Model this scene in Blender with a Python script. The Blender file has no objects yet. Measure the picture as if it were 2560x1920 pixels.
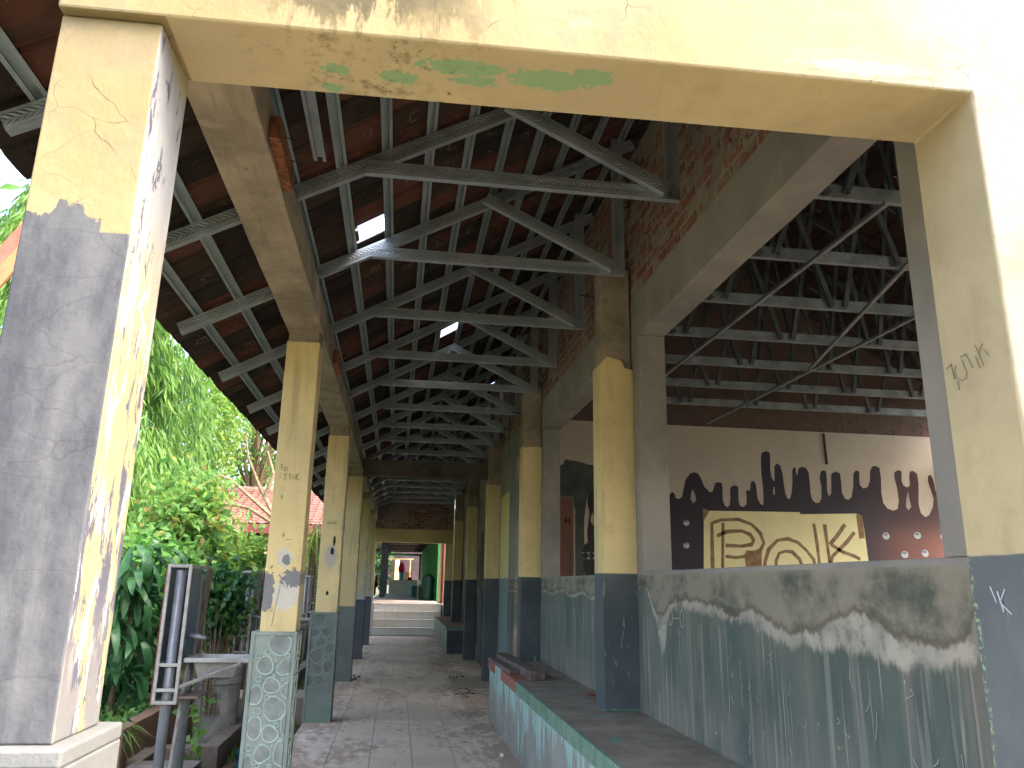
import bpy, math, random
import numpy as np
from mathutils import Vector, Matrix
random.seed(7)
S = bpy.context.scene
COL = S.collection
R = math.radians

# ---------------------------------------------------------------- camera
H = 1.23
cam_d = bpy.data.cameras.new('camera')
cam = bpy.data.objects.new('camera', cam_d)
COL.objects.link(cam)
yaw, pitch, roll = 0.139676479, 0.254684661, 0.0179272676
fw = Vector((math.sin(yaw) * math.cos(pitch), math.cos(yaw) * math.cos(pitch), math.sin(pitch)))
r0 = fw.cross(Vector((0, 0, 1))).normalized()
u0 = r0.cross(fw)
rt = r0 * math.cos(roll) + u0 * math.sin(roll)
up = -r0 * math.sin(roll) + u0 * math.cos(roll)
M = Matrix((rt, up, -fw)).transposed().to_4x4()
M.translation = (0, 0, H)
cam.matrix_world = M
cam_d.sensor_fit = 'HORIZONTAL'
cam_d.sensor_width = 36.0
cam_d.lens = 36.0 * 1929.89 / 2560.0
cam_d.clip_start = 0.05
cam_d.clip_end = 1500
S.camera = cam

# ---------------------------------------------------------------- light
SUN_EL, SUN_AZ = 52.0, 124.0          # azimuth clockwise from +Y (veiled sun behind the camera, to the right)
W = bpy.data.worlds.new('World')
S.world = W
W.use_nodes = True
wn = W.node_tree.nodes
wn.clear()
sky = wn.new('ShaderNodeTexSky')
sky.sky_type = 'NISHITA'
sky.sun_disc = False
sky.sun_elevation = R(SUN_EL)
sky.sun_rotation = R(SUN_AZ)
sky.air_density = 1.0
sky.dust_density = 6.0
sky.ozone_density = 0.6
bg = wn.new('ShaderNodeBackground')
bg.inputs['Strength'].default_value = 0.15
wo = wn.new('ShaderNodeOutputWorld')
W.node_tree.links.new(sky.outputs[0], bg.inputs[0])
W.node_tree.links.new(bg.outputs[0], wo.inputs[0])
sd = bpy.data.lights.new('sun', 'SUN')
sd.energy = 0.5
sd.angle = R(40)
sd.color = (1.0, 0.96, 0.9)
so = bpy.data.objects.new('sun', sd)
COL.objects.link(so)
a, e = R(SUN_AZ), R(SUN_EL)
sdir = Vector((math.sin(a) * math.cos(e), math.cos(a) * math.cos(e), math.sin(e)))
so.rotation_euler = sdir.to_track_quat('Z', 'Y').to_euler()
so.location = sdir * 40
S.view_settings.view_transform = 'Standard'
S.view_settings.look = 'None'
S.view_settings.exposure = 3.0
S.view_settings.gamma = 1.0
S.view_settings.use_curve_mapping = False
S.render.engine = 'CYCLES'
S.cycles.use_denoising = True
S.cycles.max_bounces = 8
S.cycles.diffuse_bounces = 6
S.cycles.glossy_bounces = 3
S.cycles.transparent_max_bounces = 8
S.cycles.sample_clamp_indirect = 8.0

# ---------------------------------------------------------------- material helpers
class T:
    """small helper to write node graphs as expressions"""
    def __init__(s, name, rough=0.85, metallic=0.0):
        s.m = bpy.data.materials.new(name)
        s.m.use_nodes = True
        s.n = s.m.node_tree.nodes
        s.l = s.m.node_tree.links
        s.b = s.n['Principled BSDF']
        s.b.inputs['Roughness'].default_value = rough
        s.b.inputs['Metallic'].default_value = metallic
        s.b.inputs['Specular IOR Level'].default_value = 0.3
        s.pos = s.n.new('ShaderNodeNewGeometry').outputs['Position']
        sx = s.n.new('ShaderNodeSeparateXYZ')
        s.l.new(s.pos, sx.inputs[0])
        s.X, s.Y, s.Z = sx.outputs
        nx = s.n.new('ShaderNodeSeparateXYZ')
        s.l.new(s.pos.node.outputs['True Normal'], nx.inputs[0])
        s.NX, s.NY, s.NZ = nx.outputs
    def put(s, sock, v):
        if isinstance(v, bpy.types.NodeSocket):
            s.l.new(v, sock)
        elif isinstance(v, (tuple, list)) and len(v) == 3 and sock.type == 'RGBA':
            sock.default_value = (*v, 1)
        else:
            sock.default_value = v
    def math(s, op, a, b=0.0, c=0.0):
        n = s.n.new('ShaderNodeMath')
        n.operation = op
        s.put(n.inputs[0], a); s.put(n.inputs[1], b); s.put(n.inputs[2], c)
        return n.outputs[0]
    def add(s, a, b): return s.math('ADD', a, b)
    def sub(s, a, b): return s.math('SUBTRACT', a, b)
    def mul(s, a, b): return s.math('MULTIPLY', a, b)
    def mx(s, a, b): return s.math('MAXIMUM', a, b)
    def inv(s, a): return s.math('SUBTRACT', 1.0, a)
    def vec(s, x, y, z):
        n = s.n.new('ShaderNodeCombineXYZ')
        s.put(n.inputs[0], x); s.put(n.inputs[1], y); s.put(n.inputs[2], z)
        return n.outputs[0]
    def sc(s, k, off=(0, 0, 0)):
        n = s.n.new('ShaderNodeMapping')
        s.l.new(s.pos, n.inputs[0])
        n.inputs['Scale'].default_value = k if isinstance(k, tuple) else (k, k, k)
        n.inputs['Location'].default_value = off
        return n.outputs[0]
    def nz(s, scale, detail=4, rough=0.55, off=(0, 0, 0), dist=0.0):
        n = s.n.new('ShaderNodeTexNoise')
        n.inputs['Scale'].default_value = 1.0
        n.inputs['Detail'].default_value = detail
        n.inputs['Roughness'].default_value = rough
        n.inputs['Distortion'].default_value = dist
        s.l.new(s.sc(scale, off), n.inputs['Vector'])
        return n.outputs['Fac']
    def ramp(s, v, a, b):
        n = s.n.new('ShaderNodeMapRange')
        n.interpolation_type = 'SMOOTHSTEP'
        s.put(n.inputs[0], v)
        n.inputs[1].default_value = a; n.inputs[2].default_value = b
        n.inputs[3].default_value = 0; n.inputs[4].default_value = 1
        if a > b:
            n.inputs[1].default_value = b; n.inputs[2].default_value = a
            n.inputs[3].default_value = 1; n.inputs[4].default_value = 0
        return n.outputs[0]
    def mix(s, f, a, b):
        n = s.n.new('ShaderNodeMix')
        n.data_type = 'RGBA'
        s.put(n.inputs['Factor'], f)
        s.put(n.inputs[6], a); s.put(n.inputs[7], b)
        return n.outputs[2]
    def blob(s, c, r, amp=0.35, scale=9.0, soft=0.15, off=0.0, detail=5):
        """mask of a ragged patch round world point c with radii r (0 = ignore that axis)"""
        t = None
        for ax, cc, rr in zip((s.X, s.Y, s.Z), c, r):
            if rr:
                d = s.math('DIVIDE', s.sub(ax, cc), rr)
                d = s.mul(d, d)
                t = d if t is None else s.add(t, d)
        t = s.math('SQRT', t)
        t = s.add(t, s.mul(s.sub(s.nz(scale, detail, 0.6, (off, off * 1.7, off * .3)), 0.5), amp * 2))
        return s.ramp(t, 1.0, 1.0 - soft)
    def crack(s, scale, width=0.02, off=(0, 0, 0)):
        n = s.n.new('ShaderNodeTexVoronoi')
        n.feature = 'DISTANCE_TO_EDGE'
        n.inputs['Scale'].default_value = 1.0
        ns = s.n.new('ShaderNodeTexNoise')
        ns.inputs['Scale'].default_value = 7
        ns.inputs['Detail'].default_value = 3
        s.l.new(s.pos, ns.inputs['Vector'])
        va = s.n.new('ShaderNodeVectorMath'); va.operation = 'SCALE'
        s.l.new(ns.outputs['Color'], va.inputs[0]); va.inputs['Scale'].default_value = 0.5
        vb = s.n.new('ShaderNodeVectorMath'); vb.operation = 'ADD'
        s.l.new(s.sc(scale, off), vb.inputs[0]); s.l.new(va.outputs[0], vb.inputs[1])
        s.l.new(vb.outputs[0], n.inputs['Vector'])
        return s.ramp(n.outputs['Distance'], width, 0.0)
    def bump(s, h, strength=0.4, dist=0.01):
        n = s.n.new('ShaderNodeBump')
        n.inputs['Strength'].default_value = strength
        n.inputs['Distance'].default_value = dist
        s.put(n.inputs['Height'], h)
        s.l.new(n.outputs[0], s.b.inputs['Normal'])
    def out(s, col, rough=None):
        s.put(s.b.inputs['Base Color'], col)
        if rough is not None:
            s.put(s.b.inputs['Roughness'], rough)
        return s.m

MT = {}
def simple(name, c, rough=0.8, metallic=0.0, var=0.25, scale=6.0, c2=None, bump=0.25):
    t = T(name, rough, metallic)
    n1 = t.nz(scale, 6, 0.65)
    n2 = t.nz(scale * 7, 4, 0.6)
    c2 = c2 or tuple(x * (1 - var * 1.6) for x in c)
    col = t.mix(t.ramp(n1, 0.35, 0.68), c, c2)
    col = t.mix(t.mul(t.ramp(n2, 0.5, 0.75), var), col, tuple(x * 0.55 for x in c))
    if bump:
        t.bump(t.add(n2, t.mul(n1, 0.5)), bump, 0.006)
    MT[name] = t.out(col)
    return MT[name]

# weathered yellow column paint (upper part) with grime
def col_paint(name, left):
    t = T(name, 0.75)
    n1 = t.nz(2.6, 6, 0.6); n2 = t.nz(22, 5, 0.6); n3 = t.nz((14, 14, 1.3), 5, 0.6)
    yel = t.mix(t.ramp(n1, 0.3, 0.72), (0.70, 0.56, 0.27), (0.58, 0.47, 0.24))
    yel = t.mix(t.mul(t.ramp(n3, 0.47, 0.74), 0.6), yel, (0.36, 0.29, 0.15))
    yel = t.mix(t.mul(t.ramp(t.nz(5.5, 6, .7, (6, 2, 9)), .55, .7), .45), yel, (0.42, 0.33, 0.16))
    yel = t.mix(t.ramp(t.nz((55, 55, 40), 3, .8, (1, 7, 3)), .715, .73), yel, (0.14, 0.11, 0.06))
    yel = t.mix(t.mul(t.ramp(n2, 0.58, 0.72), 0.35), yel, (0.36, 0.30, 0.17))
    if left:
        # plaster showing where the paint has come off, on the second and third columns
        grey = t.mix(t.nz(40, 4), (0.16, 0.16, 0.165), (0.24, 0.235, 0.23))
        white = t.mix(t.nz(30, 4), (0.62, 0.58, 0.50), (0.50, 0.46, 0.38))
        cl = t.ramp(t.Y, 5.6, 5.4)
        w = t.mx(t.blob((-.62, 4.7, 1.16), (.075, 0, .10), .9, 48, .15, 3., 8), t.blob((-.64, 4.7, 1.36), (.05, 0, .06), .9, 50, .15, 1., 8))
        yel = t.mix(t.mul(w, cl), yel, white)
        g = t.mx(t.blob((-.585, 4.7, 1.245), (.068, 0, .05), 1.1, 42, .08, 5., 8), t.blob((-.725, 4.7, 1.17), (.04, 0, .12), 1.1, 38, .08, 8., 8))
        g = t.mx(g, t.blob((-.63, 4.7, 1.35), (.026, 0, .03), .8, 30, .1, 2.))
        yel = t.mix(t.mul(g, cl), yel, grey)
        c3 = t.mul(t.ramp(t.Y, 6.6, 6.7), t.ramp(t.Y, 8.4, 8.3))
        yel = t.mix(t.mul(t.blob((-.63, 7.7, 1.46), (.07, 0, .13), .4, 12, .4, 4.), c3), yel, (0.44, 0.40, 0.33))
        yel = t.mix(t.mul(t.mx(t.blob((-.605, 7.7, 1.61), (.012, 0, .05), .5, 30, .1, 4.), t.blob((-.618, 7.7, 1.51), (.017, 0, .032), .5, 40, .1, 6.)), c3), yel, (0.012, 0.014, 0.02))
        yel = t.mix(t.mul(t.blob((-.638, 7.7, 1.128), (.012, 0, .02), .8, 40, .1, 6.), c3), yel, (0.015, 0.015, 0.015))
        # paint lost along the right-hand arris and towards the bottom of far columns
        far = t.ramp(t.Y, 11.5, 12.5)
        pe = t.mul(t.ramp(t.add(t.nz(6, 6, .7, (3, 1, 2)), t.mul(t.Z, -0.14)), 0.34, 0.37), far)
        yel = t.mix(pe, yel, (0.55, 0.52, 0.46))
        col = yel
        edge = t.mul(t.ramp(t.X, -.555, -.535), t.ramp(t.nz((20, 20, 9), 5, .7), .50, .54))
        col = t.mix(edge, col, (0.42, 0.36, 0.28))
    else:
        blue = t.mix(t.ramp(n1, .3, .7), (0.062, 0.078, 0.085), (0.095, 0.108, 0.108))
        blue = t.mix(t.ramp(t.nz((30, 30, 4), 5, .7), .62, .70), blue, (0.25, 0.29, 0.27))
        side = t.mul(t.ramp(t.X, 1.262, 1.245), .0)
        col = t.mix(t.ramp(t.add(t.Z, t.mul(n2, .004)), 1.309, 1.313), blue, yel)
        chips = t.ramp(t.nz((26, 26, 16), 4, .7, (5, 2, 1)), .70, .72)
        col = t.mix(chips, col, (0.16, 0.12, 0.06))
        col = t.mix(t.mul(t.ramp(t.add(t.Z, t.mul(n2, .03)), .56, .545), t.ramp(t.Y, 5.6, 5.5)), col, (0.12, 0.30, 0.18))
    t.bump(t.add(t.mul(n2, .6), n1), 0.35, 0.006)
    MT[name] = t.out(col)
col_paint('column_paint_left', True)
col_paint('column_paint_right', False)

# arch: cream front, grey render low on the left pier, stained lintel, green old paint
t = T('arch_paint', 0.8)
n1 = t.nz(2.2, 6, .6); n2 = t.nz(24, 5, .6); n3 = t.nz((9, 9, 1.6), 6, .65)
pale = t.mix(t.ramp(n1, .3, .7), (0.27, 0.222, 0.118), (0.225, 0.172, 0.080))
pale = t.mix(t.mul(t.ramp(n2, .55, .75), .4), pale, (0.21, 0.16, 0.085))
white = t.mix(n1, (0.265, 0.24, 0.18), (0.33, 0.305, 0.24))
pale = t.mix(t.ramp(t.add(t.X, t.mul(t.sub(n1, .5), 1.0)), .6, 1.7), pale, white)  # glare put into the colour: paint whitens towards the right
pale = t.mix(t.mul(t.ramp(t.nz(4.5, 7, .72, (7, 3, 2)), .46, .66), .55), pale, (0.175, 0.145, 0.095))
pale = t.mix(t.mul(t.ramp(t.nz(11, 6, .7, (2, 8, 5)), .56, .70), .5), pale, (0.30, 0.20, 0.13))
pale = t.mix(t.ramp(t.nz(70, 3, .8, (2, 2, 9)), .73, .75), pale, (0.08, 0.065, 0.04))
pale = t.mix(t.mul(t.crack(4.0, .006, (5, 2, 3)), t.ramp(t.nz(4, 3), .5, .6)), pale, (0.07, 0.055, 0.035))
front = t.ramp(t.NY, -.5, -.6)
# soffit and reveals: duller tan
tan = t.mix(t.ramp(n1, .3, .7), (0.50, 0.41, 0.235), (0.41, 0.34, 0.205))
tan = t.mix(t.mul(t.mul(t.ramp(t.nz(7, 5, .65, (2, 2, 2)), .45, .8), .7), t.ramp(t.X, .2, .8)), tan, (0.33, 0.27, 0.15))
gp = None
for c, r, o in (((-.20, 1.60, 2.39), (.035, .022, 0), 1.), ((-.215, 1.67, 2.39), (.025, .02, 0), 2.), ((-.06, 1.605, 2.39), (.05, .024, 0), 3.), ((.09, 1.545, 2.39), (.10, .028, 0), 4.),
                ((.12, 1.59, 2.39), (.05, .02, 0), 5.), ((.30, 1.56, 2.39), (.10, .035, 0), 6.), ((.39, 1.53, 2.39), (.05, .03, 0), 8.)):
    m = t.blob(c, r, .95, 52, .06, o, 7)
    gp = m if gp is None else t.mx(gp, m)
tan = t.mix(t.mul(gp, t.ramp(t.Z, 2.5, 2.45)), tan, (0.23, 0.36, 0.19))
col = t.mix(front, tan, pale)
# black-green mould running down the lintel face
mo = t.mul(t.ramp(t.add(t.nz((16, 16, 5), 7, .75, (4, 0, 0)), t.mul(t.ramp(t.Z, 2.39, 2.50), .16)), .50, .62), t.blob((-.10, 1.5, 2.95), (.42, 0, .80), .45, 6, .5, 2.))
col = t.mix(t.mul(mo, .9), col, (0.055, 0.046, 0.02))
stn = t.mul(t.ramp(t.nz((40, 40, 3), 5, .6, (1, 0, 0)), .60, .68), t.blob((-.02, 1.5, 2.85), (.34, 0, .62), .3, 9, .5, 5.))
col = t.mix(stn, col, (0.05, 0.042, 0.022))
gd = t.mx(t.blob((1.0, 1.47, 2.44), (.18, 0, .035), .9, 22, .2, 5.), t.blob((.35, 1.49, 2.47), (.03, 0, .02), 1.4, 40, .2, 1.))
col = t.mix(t.mul(t.mul(gd, front), .55), col, (0.14, 0.215, 0.15))
col = t.mix(t.mul(t.blob((1.02, 1.47, 2.425), (.16, 0, .02), 1.1, 26, .2, 9.), front), col, (0.19, 0.185, 0.18))
# left pier
pier = t.ramp(t.X, -.545, -.55)
grey = t.mix(t.ramp(t.add(t.mul(t.nz((5, 5, 2), 6, .65), .7), t.mul(t.nz((16, 16, 9), 6, .7), .3)), .40, .60), (0.045, 0.049, 0.058), (0.095, 0.097, 0.102))
grey = t.mix(t.mul(t.ramp(t.nz((18, 18, 1.5), 4, .6), .55, .8), .5), grey, (0.135, 0.135, 0.138))
grey = t.mix(t.mul(t.crack((2.6, 2.6, 8), .009), .36), grey, (0.028, 0.028, 0.033))
step = t.add(t.mul(t.ramp(t.math('PINGPONG', t.add(t.X, .022), .055), .020, .034), .03), t.mul(t.sub(t.nz(24, 6, .7), .5), .085))
low = t.ramp(t.add(t.Z, step), 1.958, 1.953)
lowR = t.mul(low, t.mx(t.ramp(t.X, -.617, -.62), t.ramp(t.Z, 1.895, 1.89)))
patch = t.mul(t.blob((-.585, 1.5, 1.915), (.035, 0, .03), .9, 40, .1, 3.), t.ramp(t.Z, 1.88, 1.885))
pf = t.mix(t.mul(lowR, t.inv(t.mul(patch, 0.0))), pale, grey)
pf = t.mix(t.mul(t.mul(t.inv(low), t.crack(5.5, .008, (1, 2, 3))), t.mul(.6, t.ramp(t.nz(5, 2), .45, .6))), pf, (0.13, 0.095, 0.05))
# side of the pier: flaking white, cream and slate
fl = t.nz((30, 26, 6.5), 6, .72, (2, 5, 1), .4)
fl2 = t.nz((26, 22, 5.0), 6, .72, (7, 1, 4), .4)
sd_ = t.mix(t.ramp(t.add(t.Z, t.mul(n1, .8)), 2.0, 2.5), (0.28, 0.235, 0.13), (0.25, 0.25, 0.26))
sd_ = t.mix(t.ramp(t.add(fl, t.mul(t.ramp(t.Z, 1.75, 1.0), .09)), .58, .595), sd_, (0.075, 0.075, 0.10))
sd_ = t.mix(t.ramp(fl2, .54, .56), sd_, (0.28, 0.28, 0.28))
sd_ = t.mix(t.mul(t.ramp(t.Z, 1.25, 1.0), t.ramp(t.nz((20, 16, 4), 5, .7, (9, 9, 9)), .42, .48)), sd_, (0.15, 0.145, 0.145))
sd_ = t.mix(t.ramp(t.add(t.Z, t.mul(t.Y, .4)), 2.97, 3.02), sd_, (0.33, 0.28, 0.17))
sideM = t.ramp(t.NX, .5, .6)
pf = t.mix(sideM, pf, sd_)
under = t.ramp(t.Z, 2.395, 2.39)
col = t.mix(t.mul(pier, under), col, pf)
# dado on the right-hand reveal
rgt = t.ramp(t.X, 1.2, 1.22)
dd = t.mix(t.ramp(n1, .3, .7), (0.10, 0.115, 0.12), (0.16, 0.175, 0.175))
dd = t.mix(t.ramp(t.nz((34, 34, 3), 5, .7), .63, .70), dd, (0.40, 0.44, 0.42))
dl = t.mul(t.ramp(t.add(t.Z, t.mul(n2, .006)), 1.318, 1.312), rgt)
gy = t.ramp(t.add(t.nz((3, 30, 3), 4, .6), 0), .5, .52)
col = t.mix(dl, col, dd)
col = t.mix(t.mul(dl, t.mul(t.ramp(t.Y, 1.636, 1.645), t.ramp(t.nz(60, 3), .50, .60))), col, (0.26, 0.36, 0.20))
t.bump(t.add(n2, t.add(t.mul(n1, .6), t.mul(fl, .5))), .4, .006)
MT['arch_paint'] = t.out(col)

# corridor wall: render, damp edge, bare plaster, green grey dado with drips
t = T('wall_render', 0.85)
n1 = t.nz(1.7, 6, .6); n2 = t.nz(20, 5, .6)
ren = t.mix(t.ramp(n1, .3, .7), (0.29, 0.27, 0.24), (0.19, 0.185, 0.17))
ren = t.mix(t.mul(t.ramp(t.nz(5, 5, .6, (3, 3, 3)), .5, .7), .5), ren, (0.33, 0.285, 0.235))
bl = t.add(t.mul(t.nz((3.2, 3.2, 4.2), 6, .65, (5, 2, 2)), .75), t.mul(t.nz((9, 9, 4), 4, .6), .25))
damp = t.mix(t.ramp(bl, .42, .60), (0.235, 0.215, 0.165), (0.085, 0.092, 0.072))
damp = t.mix(t.mul(t.ramp(t.Z, 1.27, 1.31), .6), damp, (0.28, 0.255, 0.205))
bare = t.mix(t.ramp(t.nz(7, 5), .35, .7), (0.40, 0.365, 0.30), (0.27, 0.255, 0.215))
dado = t.mix(t.ramp(t.nz((3, 3, 1.2), 5, .6, (1, 1, 1)), .35, .65), (0.075, 0.100, 0.088), (0.135, 0.150, 0.125))
dado = t.mix(t.mul(t.ramp(t.Z, .86, .55), t.ramp(t.nz(3, 5), .30, .62)), dado, (0.21, 0.19, 0.145))
def streaks(ky, kz, lo, hi, off=0.0, det=3):
    vv = t.vec(0, t.mul(t.add(t.Y, off), ky), t.mul(t.Z, kz))
    sn = t.n.new('ShaderNodeTexNoise'); sn.inputs['Scale'].default_value = 1; sn.inputs['Detail'].default_value = det
    t.l.new(vv, sn.inputs['Vector'])
    return t.ramp(sn.outputs['Fac'], lo, hi)
dado = t.mix(t.mul(t.mul(streaks(38, .8, .61, .66), t.ramp(t.Z, 1.10, 1.04)), t.mul(.75, t.ramp(t.nz(2, 2, .5, (9, 9, 2)), .44, .56))), dado, (0.33, 0.31, 0.25))
dado = t.mix(t.mul(t.mul(streaks(14, .6, .58, .63, 3.3), t.ramp(t.Z, 1.10, 1.04)), .5), dado, (0.26, 0.255, 0.215))
dado = t.mix(t.mul(streaks(9, .4, .5, .7, 7.0, 4), .45), dado, (0.22, 0.195, 0.155))
dado = t.mix(t.mul(streaks(24, .7, .60, .68, 1.0), .35), dado, (0.05, 0.065, 0.058))
gl = t.mul(t.ramp(t.nz(26, 4, .7), .64, .68), t.mx(t.blob((0, 3.6, .60), (0, .16, .06), .6, 9, .5), t.blob((0, 2.58, .76), (0, .12, .08), .6, 9, .5)))
dado = t.mix(gl, dado, (0.36, 0.46, 0.16))
def curve(pts):
    n = t.n.new('ShaderNodeFloatCurve')
    c = n.mapping.curves[0]
    q = [((y - 1.6) / 6.4, (z - .6) / .8) for y, z in pts]
    c.points[0].location = q[0]; c.points[1].location = q[-1]
    for p in q[1:-1]: c.points.new(*p)
    n.mapping.update()
    t.l.new(t.math('DIVIDE', t.sub(t.Y, 1.6), 6.4), n.inputs['Value'])
    return t.add(t.mul(n.outputs[0], .8), .6)
fine = t.add(t.mul(t.sub(t.nz((9, 9, 5), 6, .75), .5), .10), t.mul(t.sub(t.nz((30, 30, 14), 5, .7, (4, 4, 4)), .5), .045))
cz1 = curve([(1.62, 1.30), (1.74, 1.28), (1.83, 1.21), (1.93, 1.10), (2.03, 1.095), (2.17, 1.105), (2.27, 1.15), (2.45, 1.16), (2.6, 1.10), (2.85, 1.085), (3.0, 1.12), (3.14, 1.15), (3.3, 1.125), (3.5, 1.15), (3.99, 1.17), (4.15, 1.13), (4.27, 1.085), (4.42, 1.17), (4.58, 1.24),
             (4.8, 1.22), (5.0, 1.17), (5.3, 1.20), (5.6, 1.16), (5.9, 1.19), (6.3, 1.17), (6.7, 1.21), (7.1, 1.18), (7.5, 1.2), (7.98, 1.2)])
cz2 = curve([(1.62, 1.15), (1.76, 1.14), (1.9, 1.055), (2.05, 1.03), (2.18, 1.03), (2.46, 1.05), (2.7, 1.04), (2.86, 1.03), (3.1, 1.09), (3.3, 1.10), (3.6, 1.115), (4.0, 1.13), (4.16, 1.06), (4.22, .90), (4.27, .88), (4.31, 1.0), (4.42, 1.12), (4.6, 1.24),
             (4.8, 1.19), (5.0, 1.15), (5.3, 1.18), (5.6, 1.14), (5.9, 1.17), (6.3, 1.15), (6.7, 1.19), (7.1, 1.16), (7.5, 1.18), (7.98, 1.18)])
d1 = t.add(t.sub(t.Z, cz1), fine)
d2 = t.add(t.sub(t.Z, cz2), t.add(t.mul(fine, .7), t.mul(t.sub(t.nz((14, 14, 2.2), 5, .75, (0, 3, 0)), .5), .10)))
e1 = t.ramp(d1, -.006, .012)
e2 = t.ramp(d2, -.018, .016)
thin = t.mul(e2, t.add(.35, t.mul(t.ramp(t.nz((8, 8, 8), 5, .7, (6, 6, 6)), .36, .52), .65)))
lowc = t.mix(thin, dado, bare)
lowc = t.mix(e1, lowc, damp)
edge = t.mul(t.ramp(d1, -.016, .002), t.ramp(d1, .022, .004))
lowc = t.mix(t.mul(edge, .75), lowc, (0.105, 0.085, 0.055))
edge2 = t.mul(t.ramp(d1, .03, .04), t.ramp(d1, .055, .045))
lowc = t.mix(t.mul(edge2, .35), lowc, (0.26, 0.24, 0.19))
col = t.mix(t.ramp(t.Z, 1.300, 1.304), lowc, ren)
scr = t.ramp(t.nz((60, 60, 9), 3, .8, (3, 0, 8)), .735, .75)
col = t.mix(t.mul(scr, t.ramp(t.Z, 1.1, 1.0)), col, (0.50, 0.52, 0.48))
far = t.ramp(t.Y, 9.3, 9.4)
st = t.mul(far, t.mul(t.ramp(t.Y, 10.65, 10.6), t.ramp(t.Y, 9.78, 9.8)))
strip = t.mix(t.ramp(t.Z, 1.309, 1.313), (0.20, 0.25, 0.25), (0.66, 0.56, 0.26))
col = t.mix(t.mul(st, t.ramp(t.Z, 2.40, 2.38)), col, strip)
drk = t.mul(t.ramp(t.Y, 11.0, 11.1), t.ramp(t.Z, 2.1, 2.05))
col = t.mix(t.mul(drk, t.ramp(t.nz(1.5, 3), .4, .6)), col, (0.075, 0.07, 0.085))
t.bump(t.add(n2, t.add(n1, e2)), .35, .006)
MT['wall_render'] = t.out(col)

# floor tiles
t = T('floor_tile', 0.45)
n1 = t.nz((2.2, 1.1, 1), 7, .7, (1, 1, 0), .6); n2 = t.nz((14, 8, 1), 6, .7); n3 = t.nz(60, 3)
info = t.n.new('ShaderNodeObjectInfo')
base = t.mix(info.outputs['Random'], (0.60, 0.465, 0.35), (0.66, 0.53, 0.41))
dirt = t.mix(n3, (0.19, 0.122, 0.086), (0.33, 0.225, 0.16))
edgeX = t.mx(t.ramp(t.X, .45, .95), t.ramp(t.X, -.35, -.7))
amt = t.add(t.add(n1, t.mul(t.sub(n2, .5), .75)), t.mul(edgeX, .16))
farl = t.mul(t.ramp(t.Y, 13, 18), .1)
col = t.mix(t.mul(t.ramp(t.sub(amt, farl), .49, .68), .72), base, dirt)
t.bump(t.add(t.ramp(amt, .5, .7), t.mul(n3, .5)), .3, .004)
MT['floor_tile'] = t.out(col, t.add(.40, t.mul(t.ramp(amt, .45, .6), .5)))
t = T('white_tile', 0.35)
n2 = t.nz(9, 5, .7)
col = t.mix(t.mul(t.ramp(n2, .5, .8), .5), (0.70, 0.66, 0.58), (0.48, 0.42, 0.34))
MT['white_tile'] = t.out(col)

# roof tiles: fired clay with soot, chosen cell by cell
t = T('clay_tile', 0.9)
n1 = t.nz(7, 6, .65); n2 = t.nz(50, 4)
wnn = t.n.new('ShaderNodeTexWhiteNoise')
vs = t.n.new('ShaderNodeVectorMath'); vs.operation = 'FLOOR'
t.l.new(t.sc((4.8193, 5.0, 0.01), (6.70, -6.64, 0)), vs.inputs[0])
t.l.new(vs.outputs[0], wnn.inputs['Vector'])
cell = wnn.outputs['Value']
clay = t.mix(n1, (0.125, 0.047, 0.03), (0.06, 0.028, 0.02))
brown = t.mix(n1, (0.035, 0.024, 0.017), (0.055, 0.034, 0.023))
soot = t.mix(n2, (0.014, 0.011, 0.010), (0.03, 0.023, 0.018))
col = t.mix(t.ramp(t.add(cell, t.mul(t.sub(n1, .5), .7)), .22, .38), clay, brown)
col = t.mix(t.ramp(t.add(cell, t.mul(t.sub(n1, .5), .9)), .50, .72), col, soot)
col = t.mix(t.ramp(t.nz(23, 4, .7, (5, 1, 1)), .66, .69), col, (0.20, 0.15, 0.10))
t.bump(t.add(n1, n2), .5, .006)
MT['clay_tile'] = t.out(col)
simple('tile_mark', (0.17, 0.125, 0.09), .9, var=.6, scale=30, c2=(0.06, 0.04, 0.03))
simple('red_roof', (0.21, 0.085, 0.068), .9, var=.5, scale=5, c2=(0.13, 0.06, 0.05))
simple('red_ridge', (0.33, 0.23, 0.20), .85, var=.2, scale=3)

# concrete with formwork marks
t = T('raw_concrete', .9)
n1 = t.nz(3.0, 7, .65); n2 = t.nz(30, 5, .7); n3 = t.nz((20, 2.5, 20), 4, .6)
col = t.mix(t.ramp(n1, .32, .68), (0.36, 0.30, 0.215), (0.20, 0.165, 0.125))
col = t.mix(t.mul(t.ramp(n3, .5, .7), .4), col, (0.13, 0.11, 0.085))
col = t.mix(t.ramp(n2, .66, .72), col, (0.07, 0.055, 0.04))
col = t.mix(t.mul(t.ramp(t.nz(9, 4, .6, (8, 8, 8)), .6, .75), .6), col, (0.40, 0.34, 0.26))
t.bump(t.add(n1, t.mul(n2, .5)), .6, .01)
MT['raw_concrete'] = t.out(col)

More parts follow.
